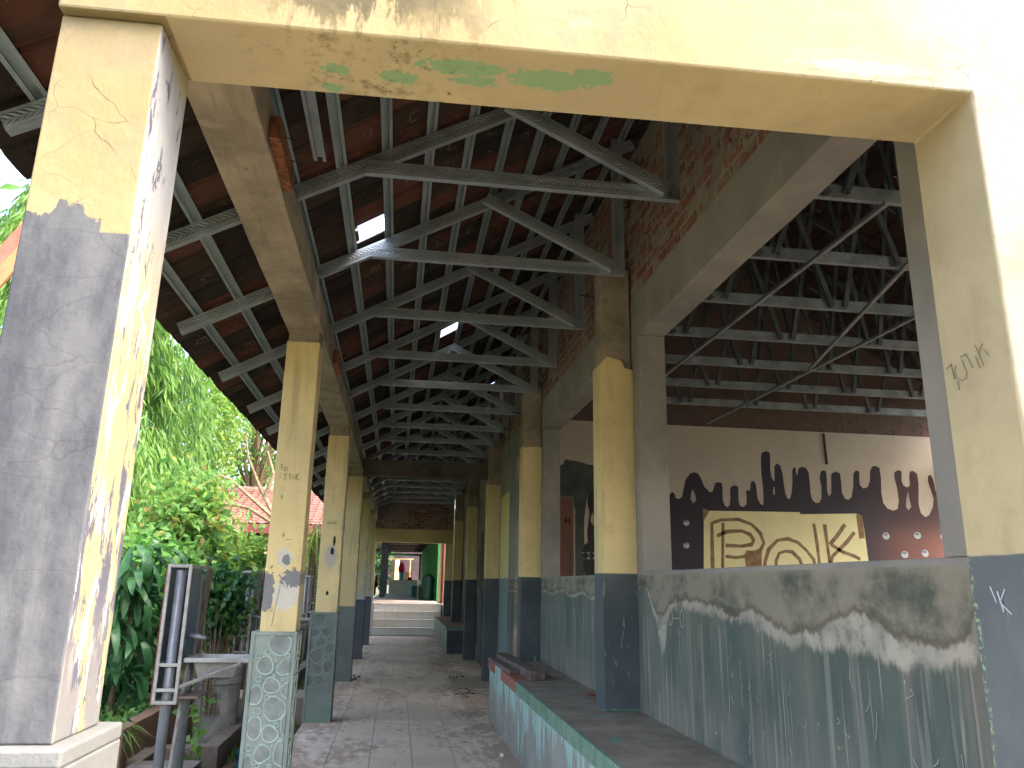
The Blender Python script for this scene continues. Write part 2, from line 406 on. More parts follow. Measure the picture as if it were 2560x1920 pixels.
# brick and mortar
t = T('brick', .92)
info = t.n.new('ShaderNodeObjectInfo')
n1 = t.nz(14, 5, .7); n2 = t.nz(3.5, 5, .65)
col = t.mix(info.outputs['Random'], (0.25, 0.105, 0.072), (0.17, 0.07, 0.05))
col = t.mix(t.ramp(n1, .45, .7), col, (0.24, 0.14, 0.10))
col = t.mix(t.ramp(t.add(n2, t.mul(t.sub(n1, .5), .5)), .48, .56), col, (0.235, 0.20, 0.155))
t.bump(t.add(n1, n2), .6, .008)
MT['brick'] = t.out(col)
simple('mortar', (0.30, 0.26, 0.205), .95, var=.3, scale=8, c2=(0.20, 0.175, 0.145), bump=.7)
simple('dark_brick', (0.16, 0.105, 0.09), .95, var=.3, scale=6, c2=(0.11, 0.092, 0.085), bump=.6)

# galvanised sections with pressed chevrons (needs UV: u along, v across the web)
t = T('galvanised_steel', .42, .75)
uv = t.n.new('ShaderNodeUVMap')
sx = t.n.new('ShaderNodeSeparateXYZ'); t.l.new(uv.outputs[0], sx.inputs[0])
ch = t.math('PINGPONG', t.mul(t.add(sx.outputs[0], t.mul(t.math('ABSOLUTE', sx.outputs[1]), 1.2)), 1.0), .012)
ch = t.mul(t.ramp(ch, .003, .009), t.ramp(t.math('ABSOLUTE', sx.outputs[1]), .022, .018))
n1 = t.nz(5, 5, .6); n2 = t.nz(30, 3)
col = t.mix(t.ramp(n1, .3, .7), (0.45, 0.50, 0.535), (0.34, 0.385, 0.415))
col = t.mix(t.mul(t.ramp(n2, .5, .8), .4), col, (0.30, 0.29, 0.27))
col = t.mix(t.mul(ch, .22), col, (0.20, 0.20, 0.195))
t.bump(ch, 1.0, .008)
MT['galvanised_steel'] = t.out(col, t.add(.38, t.mul(n1, .2)))
simple('batten_steel', (0.36, 0.42, 0.42), .45, .55, var=.25, scale=5, c2=(0.28, 0.34, 0.35), bump=.1)
simple('steel_angle', (0.42, 0.41, 0.38), .5, .25, var=.3, scale=14, c2=(0.30, 0.27, 0.24), bump=.2)
simple('grey_pipe', (0.25, 0.26, 0.28), .3, 0.25, var=.15, scale=9, bump=.05)
simple('blue_sheet', (0.10, 0.15, 0.20), .35, .3, var=.3, scale=6)
simple('brown_board', (0.20, 0.15, 0.12), .7, var=.3, scale=10)
simple('red_edge', (0.19, 0.055, 0.045), .7, var=.3, scale=20)

simple('class_wall', (0.58, 0.52, 0.44), .8, var=.12, scale=1.5, c2=(0.52, 0.465, 0.39))
simple('dim_clay', (0.05, 0.028, 0.022), .95, var=.4, scale=5, c2=(0.025, 0.018, 0.016), bump=.5)  # clay darkened in the colour to stand for the classroom roof's gloom
simple('web_steel', (0.12, 0.14, 0.155), .5, .2, var=.25, scale=5, bump=.1)  # shade put into the colour: webs fade into the dim roof
simple('dull_steel', (0.30, 0.34, 0.37), .5, .3, var=.25, scale=5, bump=.1)
simple('class_grey', (0.06, 0.075, 0.075), .9, var=.4, scale=4, c2=(0.10, 0.115, 0.11))
t = T('mural_black', .55)
c = t.mix(t.ramp(t.add(t.X, t.mul(t.sub(t.nz(2, 4), .5), .8)), 6.6, 8.0), (0.032, 0.027, 0.042), (0.085, 0.04, 0.042))
c = t.mix(t.mul(t.ramp(t.Z, 2.35, 1.9), t.ramp(t.X, 6.6, 7.8)), c, (0.21, 0.09, 0.07))
MT['mural_black'] = t.out(c)
simple('mural_cream', (0.82, 0.79, 0.44), .6, var=.06, scale=3)
simple('mural_brown', (0.34, 0.21, 0.11), .7, var=.3, scale=12)
simple('mural_grey', (0.50, 0.54, 0.58), .5, var=.1, scale=20)
simple('mural_pale', (0.42, 0.40, 0.37), .7, var=.1, scale=5)
simple('pink_wall', (0.62, 0.36, 0.29), .8, var=.12, scale=1.5)
simple('red_paint', (0.45, 0.03, 0.02), .7, var=.2, scale=9)
simple('faint_scratch', (0.27, 0.21, 0.125), .9, var=.3, scale=30, bump=0)
simple('stud_shade', (0.20, 0.21, 0.24), .6, var=.1, scale=9, bump=0)
simple('pencil', (0.16, 0.13, 0.10), .9, var=.3, scale=30, bump=0)
simple('black_paint', (0.012, 0.013, 0.016), .6, var=.3, scale=30, bump=0)

# pedestals
t = T('pedestal_render', .85)
n1 = t.nz(4, 6, .65); n2 = t.nz(30, 5, .6)
c = t.mix(t.ramp(n1, .3, .7), (0.27, 0.31, 0.27), (0.17, 0.205, 0.18))
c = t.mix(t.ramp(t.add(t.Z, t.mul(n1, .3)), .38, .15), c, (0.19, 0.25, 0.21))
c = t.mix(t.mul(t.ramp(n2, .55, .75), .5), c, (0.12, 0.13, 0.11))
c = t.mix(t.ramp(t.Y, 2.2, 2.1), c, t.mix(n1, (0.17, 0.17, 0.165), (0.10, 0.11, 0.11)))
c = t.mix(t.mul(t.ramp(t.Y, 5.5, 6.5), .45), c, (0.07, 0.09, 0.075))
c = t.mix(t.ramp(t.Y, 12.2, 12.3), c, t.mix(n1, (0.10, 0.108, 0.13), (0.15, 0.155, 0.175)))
t.bump(t.add(n1, n2), .5, .006)
MT['pedestal_render'] = t.out(c)
t = T('stone_face', .9)
n1 = t.nz(12, 6, .65); n2 = t.nz(45, 4)
c = t.mix(t.ramp(n1, .3, .7), (0.27, 0.29, 0.265), (0.17, 0.19, 0.175))
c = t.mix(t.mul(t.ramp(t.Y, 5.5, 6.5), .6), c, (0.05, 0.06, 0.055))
t.bump(t.add(n1, n2), .7, .006)
MT['stone_face'] = t.out(c)
t = T('stone_rim', .8)
n1 = t.nz(20, 5, .65)
c = t.mix(t.ramp(n1, .3, .7), (0.50, 0.60, 0.52), (0.34, 0.43, 0.37))
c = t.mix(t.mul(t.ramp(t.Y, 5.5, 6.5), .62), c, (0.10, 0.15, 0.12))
MT['stone_rim'] = t.out(c)

# bench
t = T('bench_render', .8)
n1 = t.nz(2.5, 6, .65); n3 = t.nz((8, 16, 1.8), 6, .7)
c = t.mix(t.ramp(n1, .35, .65), (0.28, 0.29, 0.255), (0.21, 0.185, 0.155))
mint = t.mix(n3, (0.36, 0.50, 0.44), (0.27, 0.42, 0.39))
fr = t.ramp(t.NX, -.5, -.6)
c = t.mix(t.mul(fr, t.ramp(t.add(t.add(n3, t.mul(t.sub(n1, .5), .7)), t.mul(t.sub(t.Z, .3), .6)), .51, .57)), c, mint)
c = t.mix(t.mul(t.mul(fr, t.ramp(t.nz((8, 20, 1.5), 5, .7, (4, 4, 4)), .56, .64)), .8), c, (0.27, 0.235, 0.195))
top = t.mix(t.ramp(t.nz(4, 6, .7), .35, .65), (0.30, 0.255, 0.20), (0.20, 0.16, 0.125))
top = t.mix(t.ramp(t.add(t.nz(3.2, 6, .7, (2, 6, 2)), t.mul(t.ramp(t.Y, 5, 3), .07)), .62, .66), top, (0.15, 0.26, 0.19))
c = t.mix(t.mul(t.ramp(t.Z, .515, .52), t.ramp(t.Y, 9, 8.9)), c, top)
c = t.mix(t.mul(t.ramp(t.Z, .448, .452), t.ramp(t.Y, 12, 12.1)), c, (0.30, 0.20, 0.15))
t.bump(t.add(n1, n3), .4, .006)
MT['bench_render'] = t.out(c)
simple('green_tile', (0.10, 0.22, 0.14), .4, var=.5, scale=9, c2=(0.19, 0.29, 0.22), bump=.2)
simple('red_clay', (0.32, 0.10, 0.07), .9, var=.35, scale=12, c2=(0.25, 0.14, 0.10), bump=.6)
simple('old_timber', (0.115, 0.075, 0.065), .85, var=.45, scale=14, c2=(0.20, 0.16, 0.135), bump=.6)
simple('orange_timber', (0.42, 0.19, 0.08), .8, var=.35, scale=7, c2=(0.28, 0.15, 0.08), bump=.4)
simple('rust', (0.28, 0.10, 0.04), .9, var=.5, scale=40, c2=(0.07, 0.04, 0.035), bump=.7)
simple('slate_blue', (0.09, 0.10, 0.12), .75, var=.25, scale=5)
simple('cream_paint', (0.60, 0.50, 0.26), .75, var=.2, scale=3, c2=(0.52, 0.43, 0.23))
simple('maroon', (0.16, 0.03, 0.035), .6, var=.2, scale=9)
simple('green_wall', (0.02, 0.27, 0.085), .65, var=.25, scale=2.5, c2=(0.012, 0.20, 0.06))
simple('green_plastic', (0.006, 0.06, 0.045), .4, var=.2, scale=4)
simple('teal_plastic', (0.05, 0.25, 0.25), .4, var=.2, scale=4)
simple('dark_concrete', (0.13, 0.105, 0.08), .9, var=.5, scale=3, c2=(0.05, 0.042, 0.035), bump=.6)  # darker concrete tone for the cross beam
simple('white_paint', (0.72, 0.72, 0.68), .6, var=.1, scale=5)
simple('dark_timber', (0.035, 0.028, 0.025), .8, var=.3, scale=5)
simple('dark_wall', (0.05, 0.035, 0.04), .8, var=.3, scale=3)
simple('red_cloth', (0.36, 0.015, 0.04), .9, var=.3, scale=12)
simple('orange_plastic', (0.55, 0.25, 0.03), .5, var=.1, scale=5)
simple('old_concrete', (0.19, 0.155, 0.125), .9, var=.35, scale=5, c2=(0.11, 0.09, 0.07), bump=.5)
simple('drum_concrete', (0.25, 0.24, 0.215), .9, var=.3, scale=7, c2=(0.14, 0.14, 0.12), bump=.4)
simple('planter_render', (0.19, 0.115, 0.08), .9, var=.4, scale=5, c2=(0.12, 0.075, 0.055), bump=.5)
simple('soil', (0.10, 0.065, 0.045), .95, var=.4, scale=9, c2=(0.045, 0.035, 0.02), bump=.7)
simple('terrace', (0.42, 0.33, 0.28), .85, var=.25, scale=3)
simple('bark', (0.16, 0.12, 0.085), .95, var=.4, scale=16, c2=(0.09, 0.07, 0.05), bump=.8)
simple('pale_branch', (0.23, 0.175, 0.105), .9, var=.3, scale=16, bump=.4)
simple('straw', (0.40, 0.33, 0.17), .9, var=.4, scale=12)
simple('tarp', (0.02, 0.10, 0.11), .35, var=.4, scale=7)
t = T('ground', .95)
n1 = t.nz(.9, 6, .6); n2 = t.nz(14, 5, .7)
c = t.mix(t.ramp(n1, .4, .6), (0.11, 0.08, 0.055), (0.055, 0.085, 0.03))
c = t.mix(t.ramp(n2, .5, .7), c, (0.07, 0.05, 0.035))
t.bump(n2, .8, .02)
MT['ground'] = t.out(c)

def leafmat(name, c, c2, tr=0.45, rough=.5):
    t = T(name, rough)
    n = t.nz(3.0, 3, .6)
    n2 = t.nz(17, 2, .6, (3, 3, 3))
    col = t.mix(t.ramp(t.add(t.mul(n, .5), t.mul(n2, .5)), .38, .62), c, c2)
    t.out(col)
    tl = t.n.new('ShaderNodeBsdfTranslucent')
    t.l.new(t.mix(.0, t.mix(.5, col, tuple(min(1, x * 1.8) for x in c2)), (0, 0, 0)), tl.inputs[0])
    mx = t.n.new('ShaderNodeMixShader')
    mx.inputs[0].default_value = tr
    t.l.new(t.b.outputs[0], mx.inputs[1]); t.l.new(tl.outputs[0], mx.inputs[2])
    t.l.new(mx.outputs[0], t.n['Material Output'].inputs[0])
    MT[name] = t.m
leafmat('leaf_weeping', (0.10, 0.21, 0.04), (0.16, 0.31, 0.075), .5)
leafmat('leaf_weeping_dark', (0.03, 0.085, 0.02), (0.07, 0.15, 0.035))
leafmat('leaf_lime', (0.13, 0.22, 0.03), (0.18, 0.28, 0.05))
leafmat('leaf_shrub', (0.055, 0.15, 0.03), (0.10, 0.24, 0.05))
leafmat('leaf_shrub_light', (0.10, 0.22, 0.05), (0.15, 0.29, 0.075))
leafmat('leaf_deep', (0.016, 0.06, 0.022), (0.03, 0.10, 0.035), .3, .35)
leafmat('leaf_broad', (0.025, 0.085, 0.03), (0.045, 0.13, 0.045), .3, .35)
leafmat('leaf_red', (0.20, 0.14, 0.04), (0.20, 0.20, 0.05))
leafmat('flower', (0.5, 0.05, 0.02), (0.55, 0.16, 0.03), .3)

# skylight tile of clear ribbed plastic
t = T('clear_tile', .25)
tb = t.n.new('ShaderNodeBsdfTransparent'); tb.inputs[0].default_value = (.95, .97, 1, 1)
tl = t.n.new('ShaderNodeBsdfTranslucent'); tl.inputs[0].default_value = (.9, .92, .95, 1)
mx = t.n.new('ShaderNodeMixShader'); mx.inputs[0].default_value = .35
t.l.new(tb.outputs[0], mx.inputs[1]); t.l.new(tl.outputs[0], mx.inputs[2])
t.l.new(mx.outputs[0], t.n['Material Output'].inputs[0])
MT['clear_tile'] = t.m

# ---------------------------------------------------------------- geometry helpers
class MB:
    def __init__(s):
        s.v, s.f, s.mi, s.uv, s.mats = [], [], [], [], []
    def mid(s, m):
        if m not in s.mats:
            s.mats.append(m)
        return s.mats.index(m)
    def face(s, idx, m=0, uv=None):
        s.f.append(tuple(idx)); s.mi.append(m); s.uv.append(uv)
    def box(s, x0, x1, y0, y1, z0, z1, mat=None, T_=None):
        m = s.mid(mat) if mat else 0
        if x0 > x1: x0, x1 = x1, x0
        if y0 > y1: y0, y1 = y1, y0
        if z0 > z1: z0, z1 = z1, z0
        n = len(s.v)
        P = [(x0, y0, z0), (x1, y0, z0), (x1, y1, z0), (x0, y1, z0), (x0, y0, z1), (x1, y0, z1), (x1, y1, z1), (x0, y1, z1)]
        if T_ is not None:
            P = [tuple(T_ @ Vector(p)) for p in P]
        s.v += P
        for q in ((0, 3, 2, 1), (4, 5, 6, 7), (0, 1, 5, 4), (1, 2, 6, 5), (2, 3, 7, 6), (3, 0, 4, 7)):
            s.face([n + i for i in q], m)
        return s
    def prism(s, prof, o, ax, ay, az, L, mat=None, uvs=False):
        """extrude the closed 2-D profile (in ax, ay) along az by L"""
        m = s.mid(mat) if mat else 0
        o, ax, ay, az = Vector(o), Vector(ax), Vector(ay), Vector(az)
        if ax.cross(ay).dot(az) < 0:
            prof = prof[::-1]
        n, k = len(s.v), len(prof)
        for t_ in (0, L):
            for p in prof:
                s.v.append(tuple(o + ax * p[0] + ay * p[1] + az * t_))
        for i in range(k):
            j = (i + 1) % k
            pv = (prof[i][1], prof[j][1])
            s.face((n + i, n + j, n + k + j, n + k + i), m, ((0, pv[0]), (0, pv[1]), (L, pv[1]), (L, pv[0])) if uvs else None)
        s.face([n + i for i in range(k)][::-1], m)
        s.face([n + k + i for i in range(k)], m)
        return s
    def tube(s, pts, r, n=8, mat=None, cap=True):
        m = s.mid(mat) if mat else 0
        pts = [Vector(p) for p in pts]
        rs = r if isinstance(r, (list, tuple)) else [r] * len(pts)
        base = len(s.v)
        up_ = Vector((0.13, 0.31, 0.94))
        for i, p in enumerate(pts):
            d = (pts[min(i + 1, len(pts) - 1)] - pts[max(i - 1, 0)]).normalized()
            a_ = d.cross(up_)
            if a_.length < .05:
                a_ = d.cross(Vector((1, 0, 0)))
            a_.normalize(); b_ = d.cross(a_)
            for k in range(n):
                t_ = 2 * math.pi * k / n
                s.v.append(tuple(p + (a_ * math.cos(t_) + b_ * math.sin(t_)) * rs[i]))
        for i in range(len(pts) - 1):
            for k in range(n):
                q = (k + 1) % n
                s.face((base + i * n + k, base + i * n + q, base + (i + 1) * n + q, base + (i + 1) * n + k), m)
        if cap:
            s.face([base + k for k in range(n)][::-1], m)
            s.face([base + (len(pts) - 1) * n + k for k in range(n)], m)
        return s
    def lathe(s, prof, c, n=20, mat=None):
        m = s.mid(mat) if mat else 0
        b = len(s.v)
        for (r, z) in prof:
            for k in range(n):
                t_ = 2 * math.pi * k / n
                s.v.append((c[0] + r * math.cos(t_), c[1] + r * math.sin(t_), c[2] + z))
        for i in range(len(prof) - 1):
            for k in range(n):
                q = (k + 1) % n
                s.face((b + i * n + k, b + i * n + q, b + (i + 1) * n + q, b + (i + 1) * n + k), m)
        s.face([b + k for k in range(n)][::-1], m)
        s.face([b + (len(prof) - 1) * n + k for k in range(n)], m)
        return s
    def mesh(s, name, mat=None, smooth=False):
        me = bpy.data.meshes.new(name)
        me.from_pydata(s.v, [], s.f)
        ms = s.mats if s.mats else [mat]
        for m in ms:
            me.materials.append(MT[m])
        if len(ms) > 1:
            me.polygons.foreach_set('material_index', s.mi)
        if any(u for u in s.uv):
            ul = me.uv_layers.new(name='UVMap')
            fl = []
            for f_, u in zip(s.f, s.uv):
                for i in range(len(f_)):
                    fl += list(u[i]) if u else [0.0, 1.0]
            ul.data.foreach_set('uv', fl)
        if smooth:
            me.polygons.foreach_set('use_smooth', [True] * len(me.polygons))
        me.update()
        return me
    def build(s, name, mat=None, parent=None, loc=(0, 0, 0), bevel=0.0, smooth=False):
        return link(name, s.mesh(name, mat, smooth), parent, loc, bevel)

def link(name, me, parent=None, loc=(0, 0, 0), bevel=0.0):
    o = bpy.data.objects.new(name, me)
    COL.objects.link(o)
    if parent is not None:
        o.parent = parent
    o.location = loc
    if bevel:
        b = o.modifiers.new('bevel', 'BEVEL')
        b.width = bevel; b.segments = 2; b.limit_method = 'ANGLE'
    return o

def thing(name, label, cat, loc=(0, 0, 0), group=None, rz=0.0):
    o = bpy.data.objects.new(name, None)
    COL.objects.link(o)
    o.empty_display_size = .1
    o.location = loc
    o.rotation_euler = (0, 0, rz)
    return tag(o, label, cat, group)
def tag(o, label=None, cat=None, group=None, kind=None):
    if label: o['label'] = label
    if cat: o['category'] = cat
    if group: o['group'] = group
    if kind: o['kind'] = kind
    return o
def copy_tree(o, parent=None):
    c = o.copy()
    COL.objects.link(c)
    if parent is not None:
        c.parent = parent
    for ch in list(o.children):
        copy_tree(ch, c)
    return c
def off(b, o):
    """shift every vertex of a builder into the local frame of a thing placed at o"""
    b.v = [(x - o[0], y - o[1], z - o[2]) for x, y, z in b.v]
    return b
def rough_mesh(me, step, amp, seed=0, axes=(1, 1, 1)):
    """subdivide long faces and push them about a little, as hand-made concrete is"""
    import bmesh
    bm = bmesh.new(); bm.from_mesh(me)
    for _ in range(12):
        es = [e for e in bm.edges if e.calc_length() > step]
        if not es: break
        bmesh.ops.subdivide_edges(bm, edges=es, cuts=1, use_grid_fill=True)
    from mathutils import noise
    for v in bm.verts:
        n = noise.noise_vector(v.co * 3.1 + Vector((seed, 0, 0))) + noise.noise_vector(v.co * 11 + Vector((seed, 3, 0))) * .45
        v.co += Vector((n.x * axes[0], n.y * axes[1], n.z * axes[2])) * amp
    bm.to_mesh(me); bm.free()
    me.update()


# ---- shapes of the painted marks, in metres on their walls
MURAL = [(3.812, 1.502), (3.803, 2.022), (3.807, 2.431), (3.821, 2.535), (3.859, 2.567), (3.897, 2.537), (3.906, 2.486), (3.949, 2.466), (4.004, 2.499), (4.03, 2.604), (4.069, 2.752), (4.138, 2.839), (4.205, 2.866), (4.27, 2.839), (4.31, 2.761), (4.349, 2.657), (4.423, 2.586), (4.467, 2.588), (4.497, 2.662), (4.513, 2.715), (4.562, 2.734), (4.617, 2.719), (4.624, 2.646), (4.619, 2.478), (4.644, 2.395), (4.686, 2.372), (4.721, 2.408), (4.738, 2.503), (4.74, 2.628), (4.759, 2.675), (4.815, 2.694), (4.865, 2.675), (4.865, 2.591), (4.858, 2.486), (4.875, 2.403), (4.93, 2.383), (4.977, 2.427), (4.989, 2.511), (4.981, 2.605), (5.005, 2.633), (5.045, 2.622), (5.055, 2.682), (5.071, 2.756), (5.11, 2.773), (5.141, 2.727), (5.146, 2.642), (5.154, 2.516), (5.189, 2.444), (5.232, 2.414), (5.25, 2.519), (5.25, 2.688), (5.238, 2.901), (5.246, 3.116), (5.267, 3.193), (5.328, 3.222), (5.388, 3.204), (5.393, 3.122), (5.381, 2.949), (5.395, 2.821), (5.415, 2.79), (5.437, 2.78), (5.443, 2.866), (5.448, 2.995), (5.49, 3.046), (5.544, 3.009), (5.57, 2.892), (5.58, 2.721), (5.593, 2.594), (5.622, 2.531), (5.655, 2.522), (5.696, 2.619), (5.721, 2.79), (5.726, 2.941), (5.749, 2.996), (5.782, 2.986), (5.782, 2.9), (5.796, 2.868), (5.815, 2.912), (5.827, 2.977), (5.875, 3.005), (5.944, 2.997), (5.984, 2.929), (5.989, 2.8), (5.988, 2.629), (6.006, 2.523), (6.059, 2.478), (6.117, 2.484), (6.157, 2.549), (6.172, 2.72), (6.154, 2.849), (6.181, 2.947), (6.225, 2.971), (6.262, 2.95), (6.265, 2.853), (6.256, 2.68), (6.265, 2.606), (6.291, 2.585), (6.319, 2.64), (6.335, 2.812), (6.345, 2.921), (6.413, 2.956), (6.481, 2.937), (6.493, 2.818), (6.488, 2.645), (6.526, 2.561), (6.581, 2.541), (6.637, 2.586), (6.682, 2.738), (6.702, 2.934), (6.742, 2.986), (6.799, 2.97), (6.789, 2.872), (6.79, 2.764), (6.843, 2.718), (6.916, 2.746), (6.956, 2.835), (6.977, 2.988), (7.02, 3.056), (7.08, 3.069), (7.136, 3.038), (7.143, 2.885), (7.125, 2.667), (7.137, 2.516), (7.197, 2.433), (7.287, 2.403), (7.361, 2.427), (7.398, 2.546), (7.395, 2.72), (7.368, 2.893), (7.373, 2.981), (7.442, 3.021), (7.494, 2.997), (7.477, 2.853), (7.498, 2.788), (7.553, 2.758), (7.612, 2.792), (7.614, 2.924), (7.631, 3.002), (7.68, 3.015), (7.747, 2.973), (7.751, 2.819), (7.713, 2.513), (7.732, 2.384), (7.795, 2.322), (7.871, 2.356), (7.946, 2.477), (7.975, 2.608), (7.944, 2.738), (7.913, 2.869), (7.923, 2.946), (7.969, 2.966), (8.002, 2.905), (8.016, 2.741), (8.071, 2.612), (8.096, 2.525), (8.138, 2.397), (8.3, 2.358)]
DROPS = [[(4.166, 2.619), (4.141, 2.545), (4.129, 2.472), (4.17, 2.411), (4.216, 2.461), (4.198, 2.547)], [(5.42, 2.705), (5.402, 2.641), (5.402, 2.577), (5.425, 2.578), (5.432, 2.652)], [(7.559, 2.703), (7.519, 2.572), (7.501, 2.463), (7.536, 2.417), (7.584, 2.466), (7.571, 2.574)], [(8.079, 2.406), (8.031, 2.307), (8.038, 2.222), (8.086, 2.191), (8.132, 2.267)]]
PANEL = [(4.322, 2.313), (5.787, 2.336), (5.807, 2.306), (6.677, 2.342), (6.778, 2.313), (6.815, 1.481), (4.275, 1.314)]
STROKES = [[(4.434, 2.152), (4.416, 1.574), (4.409, 1.435)], [(4.602, 2.146), (4.567, 1.578), (4.559, 1.438)], [(4.444, 2.142), (4.577, 2.187), (4.842, 2.204), (5.036, 2.138), (5.16, 2.017), (5.206, 1.875), (5.144, 1.772), (5.032, 1.739), (4.923, 1.746)], [(4.5, 1.959), (4.656, 2.025), (4.876, 2.041), (5.004, 1.993), (5.054, 1.912), (5.017, 1.85), (4.863, 1.826), (4.624, 1.83)], [(4.615, 1.679), (4.766, 1.662), (4.92, 1.686)], [(5.194, 1.55), (5.211, 1.631), (5.277, 1.795), (5.419, 1.921), (5.576, 1.946), (5.729, 1.898), (5.854, 1.788), (5.954, 1.658), (5.967, 1.546)], [(5.369, 1.534), (5.376, 1.635), (5.428, 1.738), (5.519, 1.77), (5.629, 1.763), (5.732, 1.663), (5.768, 1.562)], [(5.999, 2.175), (6.022, 1.916), (6.034, 1.669), (6.036, 1.568)], [(6.168, 2.169), (6.18, 1.92), (6.193, 1.693), (6.193, 1.571)], [(6.488, 2.178), (6.346, 2.007), (6.221, 1.879)], [(6.626, 2.067), (6.498, 1.928), (6.251, 1.715), (6.208, 1.612)], [(6.244, 1.88), (6.415, 1.781), (6.591, 1.723), (6.678, 1.683)]]
LEG = [(4.9, 1.726), (5.164, 1.752), (5.144, 1.449), (4.915, 1.445)]
STUDS = [(4.054, 2.131), (4.041, 1.816), (7.128, 2.027), (7.636, 2.047), (8.066, 2.041), (7.398, 1.766), (7.727, 1.79)]
PIPE = [(6.267, 3.522), (6.279, 3.06)]
DARK2 = [(2.19, 2.876), (2.259, 2.907), (2.287, 2.977), (2.386, 2.967), (2.526, 2.945), (2.625, 2.914), (2.766, 2.906), (2.908, 2.904), (3.047, 2.729), (3.043, 2.509), (2.762, 2.5), (2.622, 2.516), (2.593, 2.386), (2.564, 2.17), (2.555, 1.956), (2.507, 1.928), (2.419, 2.299), (2.412, 2.447), (2.191, 2.44)]
DARKM = [(2.622, 2.516), (2.903, 2.587), (2.984, 2.317), (2.968, 1.363), (2.606, 1.356), (2.533, 1.692), (2.554, 1.785), (2.616, 1.826), (2.604, 1.957), (2.64, 2.225), (2.607, 2.386)]
TUTIK = [[(1.639, 1.757), (1.618, 1.764)], [(1.621, 1.765), (1.616, 1.725)], [(1.606, 1.756), (1.612, 1.741), (1.607, 1.724), (1.59, 1.715), (1.576, 1.717), (1.572, 1.73), (1.583, 1.764)], [(1.586, 1.772), (1.565, 1.774)], [(1.568, 1.775), (1.55, 1.735)], [(1.538, 1.76), (1.528, 1.729)], [(1.533, 1.784), (1.516, 1.73)], [(1.528, 1.762), (1.511, 1.782)], [(1.51, 1.768), (1.496, 1.749)], [(1.606, 1.719), (1.604, 1.696)]]
STONES = [(0.682, 0.047, 0.058, 0.063), (0.334, 0.158, 0.047, 0.045), (0.864, 0.169, 0.045, 0.042), (0.544, 0.261, 0.047, 0.039), (0.677, 0.382, 0.061, 0.063), (0.606, 0.508, 0.042, 0.045), (0.459, 0.606, 0.045, 0.045), (0.673, 0.742, 0.061, 0.061), (0.13, 0.311, 0.042, 0.053), (1.031, 0.284, 0.045, 0.05), (0.189, 0.479, 0.042, 0.058), (1.008, 0.458, 0.032, 0.058), (0.934, 0.606, 0.042, 0.063), (0.093, 0.679, 0.037, 0.063), (0.21, 0.769, 0.026, 0.029), (0.987, 0.811, 0.032, 0.032), (0.372, 0.087, 0.016, 0.016), (0.601, 0.13, 0.008, 0.008), (0.906, 0.105, 0.012, 0.011), (0.13, 0.105, 0.012, 0.012), (0.587, 0.209, 0.009, 0.007), (0.199, 0.229, 0.016, 0.015), (0.833, 0.229, 0.011, 0.009), (0.44, 0.322, 0.013, 0.013), (0.242, 0.39, 0.02, 0.018), (0.754, 0.463, 0.013, 0.013), (0.876, 0.537, 0.011, 0.011), (0.103, 0.577, 0.016, 0.016), (0.684, 0.569, 0.006, 0.006), (0.353, 0.664, 0.014, 0.013), (0.673, 0.669, 0.012, 0.012)]
TAPE1 = [(6.68, 2.332), (6.778, 2.318), (6.783, 1.987), (6.696, 1.974)]
TAPE2 = [(4.306, 2.343), (4.409, 2.316), (4.338, 2.2), (4.307, 2.179)]
DROP2A = [(2.682, 2.24), (2.654, 2.172), (2.649, 2.105), (2.687, 2.059), (2.727, 2.094), (2.709, 2.174)]
DROP2B = [(2.727, 2.519), (2.705, 2.478), (2.726, 2.444), (2.761, 2.459), (2.762, 2.513)]
BAND2 = [(2.533, 1.686), (2.808, 1.685), (2.807, 1.6), (2.546, 1.595)]
BAND2C = [(2.574, 1.641), (2.66, 1.643), (2.738, 1.641)]
HL = [(2.782, 2.354), (2.782, 2.249), (2.782, 2.3), (2.854, 2.302), (2.854, 2.356), (2.854, 2.251)]

# ================================================================= SETTING
b = MB()
b.v = [(-400, -200, -.35), (400, -200, -.35), (400, 600, -.35), (-400, 600, -.35)]
b.face((0, 1, 2, 3))
tag(b.build('ground', 'ground'), kind='structure')
# corridor slab
fl = MB().box(-.765, 1.38, 1.2, 19.8, -.36, -.013).build('floor', 'old_concrete')
tag(fl, kind='structure')
TW = .3035
me = MB().box(-TW / 2 + .002, TW / 2 - .002, -TW / 2 + .002, TW / 2 - .002, -.0115, 0).mesh('floor_tile', 'floor_tile')
tx = [-.124 + TW * k for k in range(-1, 4)]
cols = [(x + TW / 2) for x in tx if x + TW < 1.05]
rows_y = [5.75 + TW * k for k in range(0, 46)]
cnt = 0
for j, y in enumerate(rows_y):
    for x in [-.124 + TW * (k + .5) for k in range(-1, 3)]:
        link('floor_tile', me, fl, (x, y, random.uniform(-.0012, .0012)))
        cnt += 1
# narrow cut tiles at both edges and the rows under the viewer's feet: one part
b = MB()
y = 5.75 - TW / 2
k = 0
for j in range(46):
    y0 = 5.75 + TW * (j - .5) + .002
    b.box(-.765, -.124 - TW - .002, y0, y0 + TW - .004, -.0115, 0)
    b.box(-.124 + 3 * TW + .002, 1.08, y0, y0 + TW - .004, -.0115, 0)
    b.box(1.084, 1.38, y0, y0 + TW - .004, -.0115, 0)
for j in range(15):
    for x in [-.124 + TW * (k + .5) for k in range(-2, 4)]:
        y0 = 5.75 + TW * (-j - 1.5) + .002
        b.box(max(-.765, x - TW / 2 + .002), min(1.0, x + TW / 2 - .002), y0, y0 + TW - .004, -.0115, 0)
tag(b.build('cut_tiles', 'floor_tile', fl), kind='stuff')

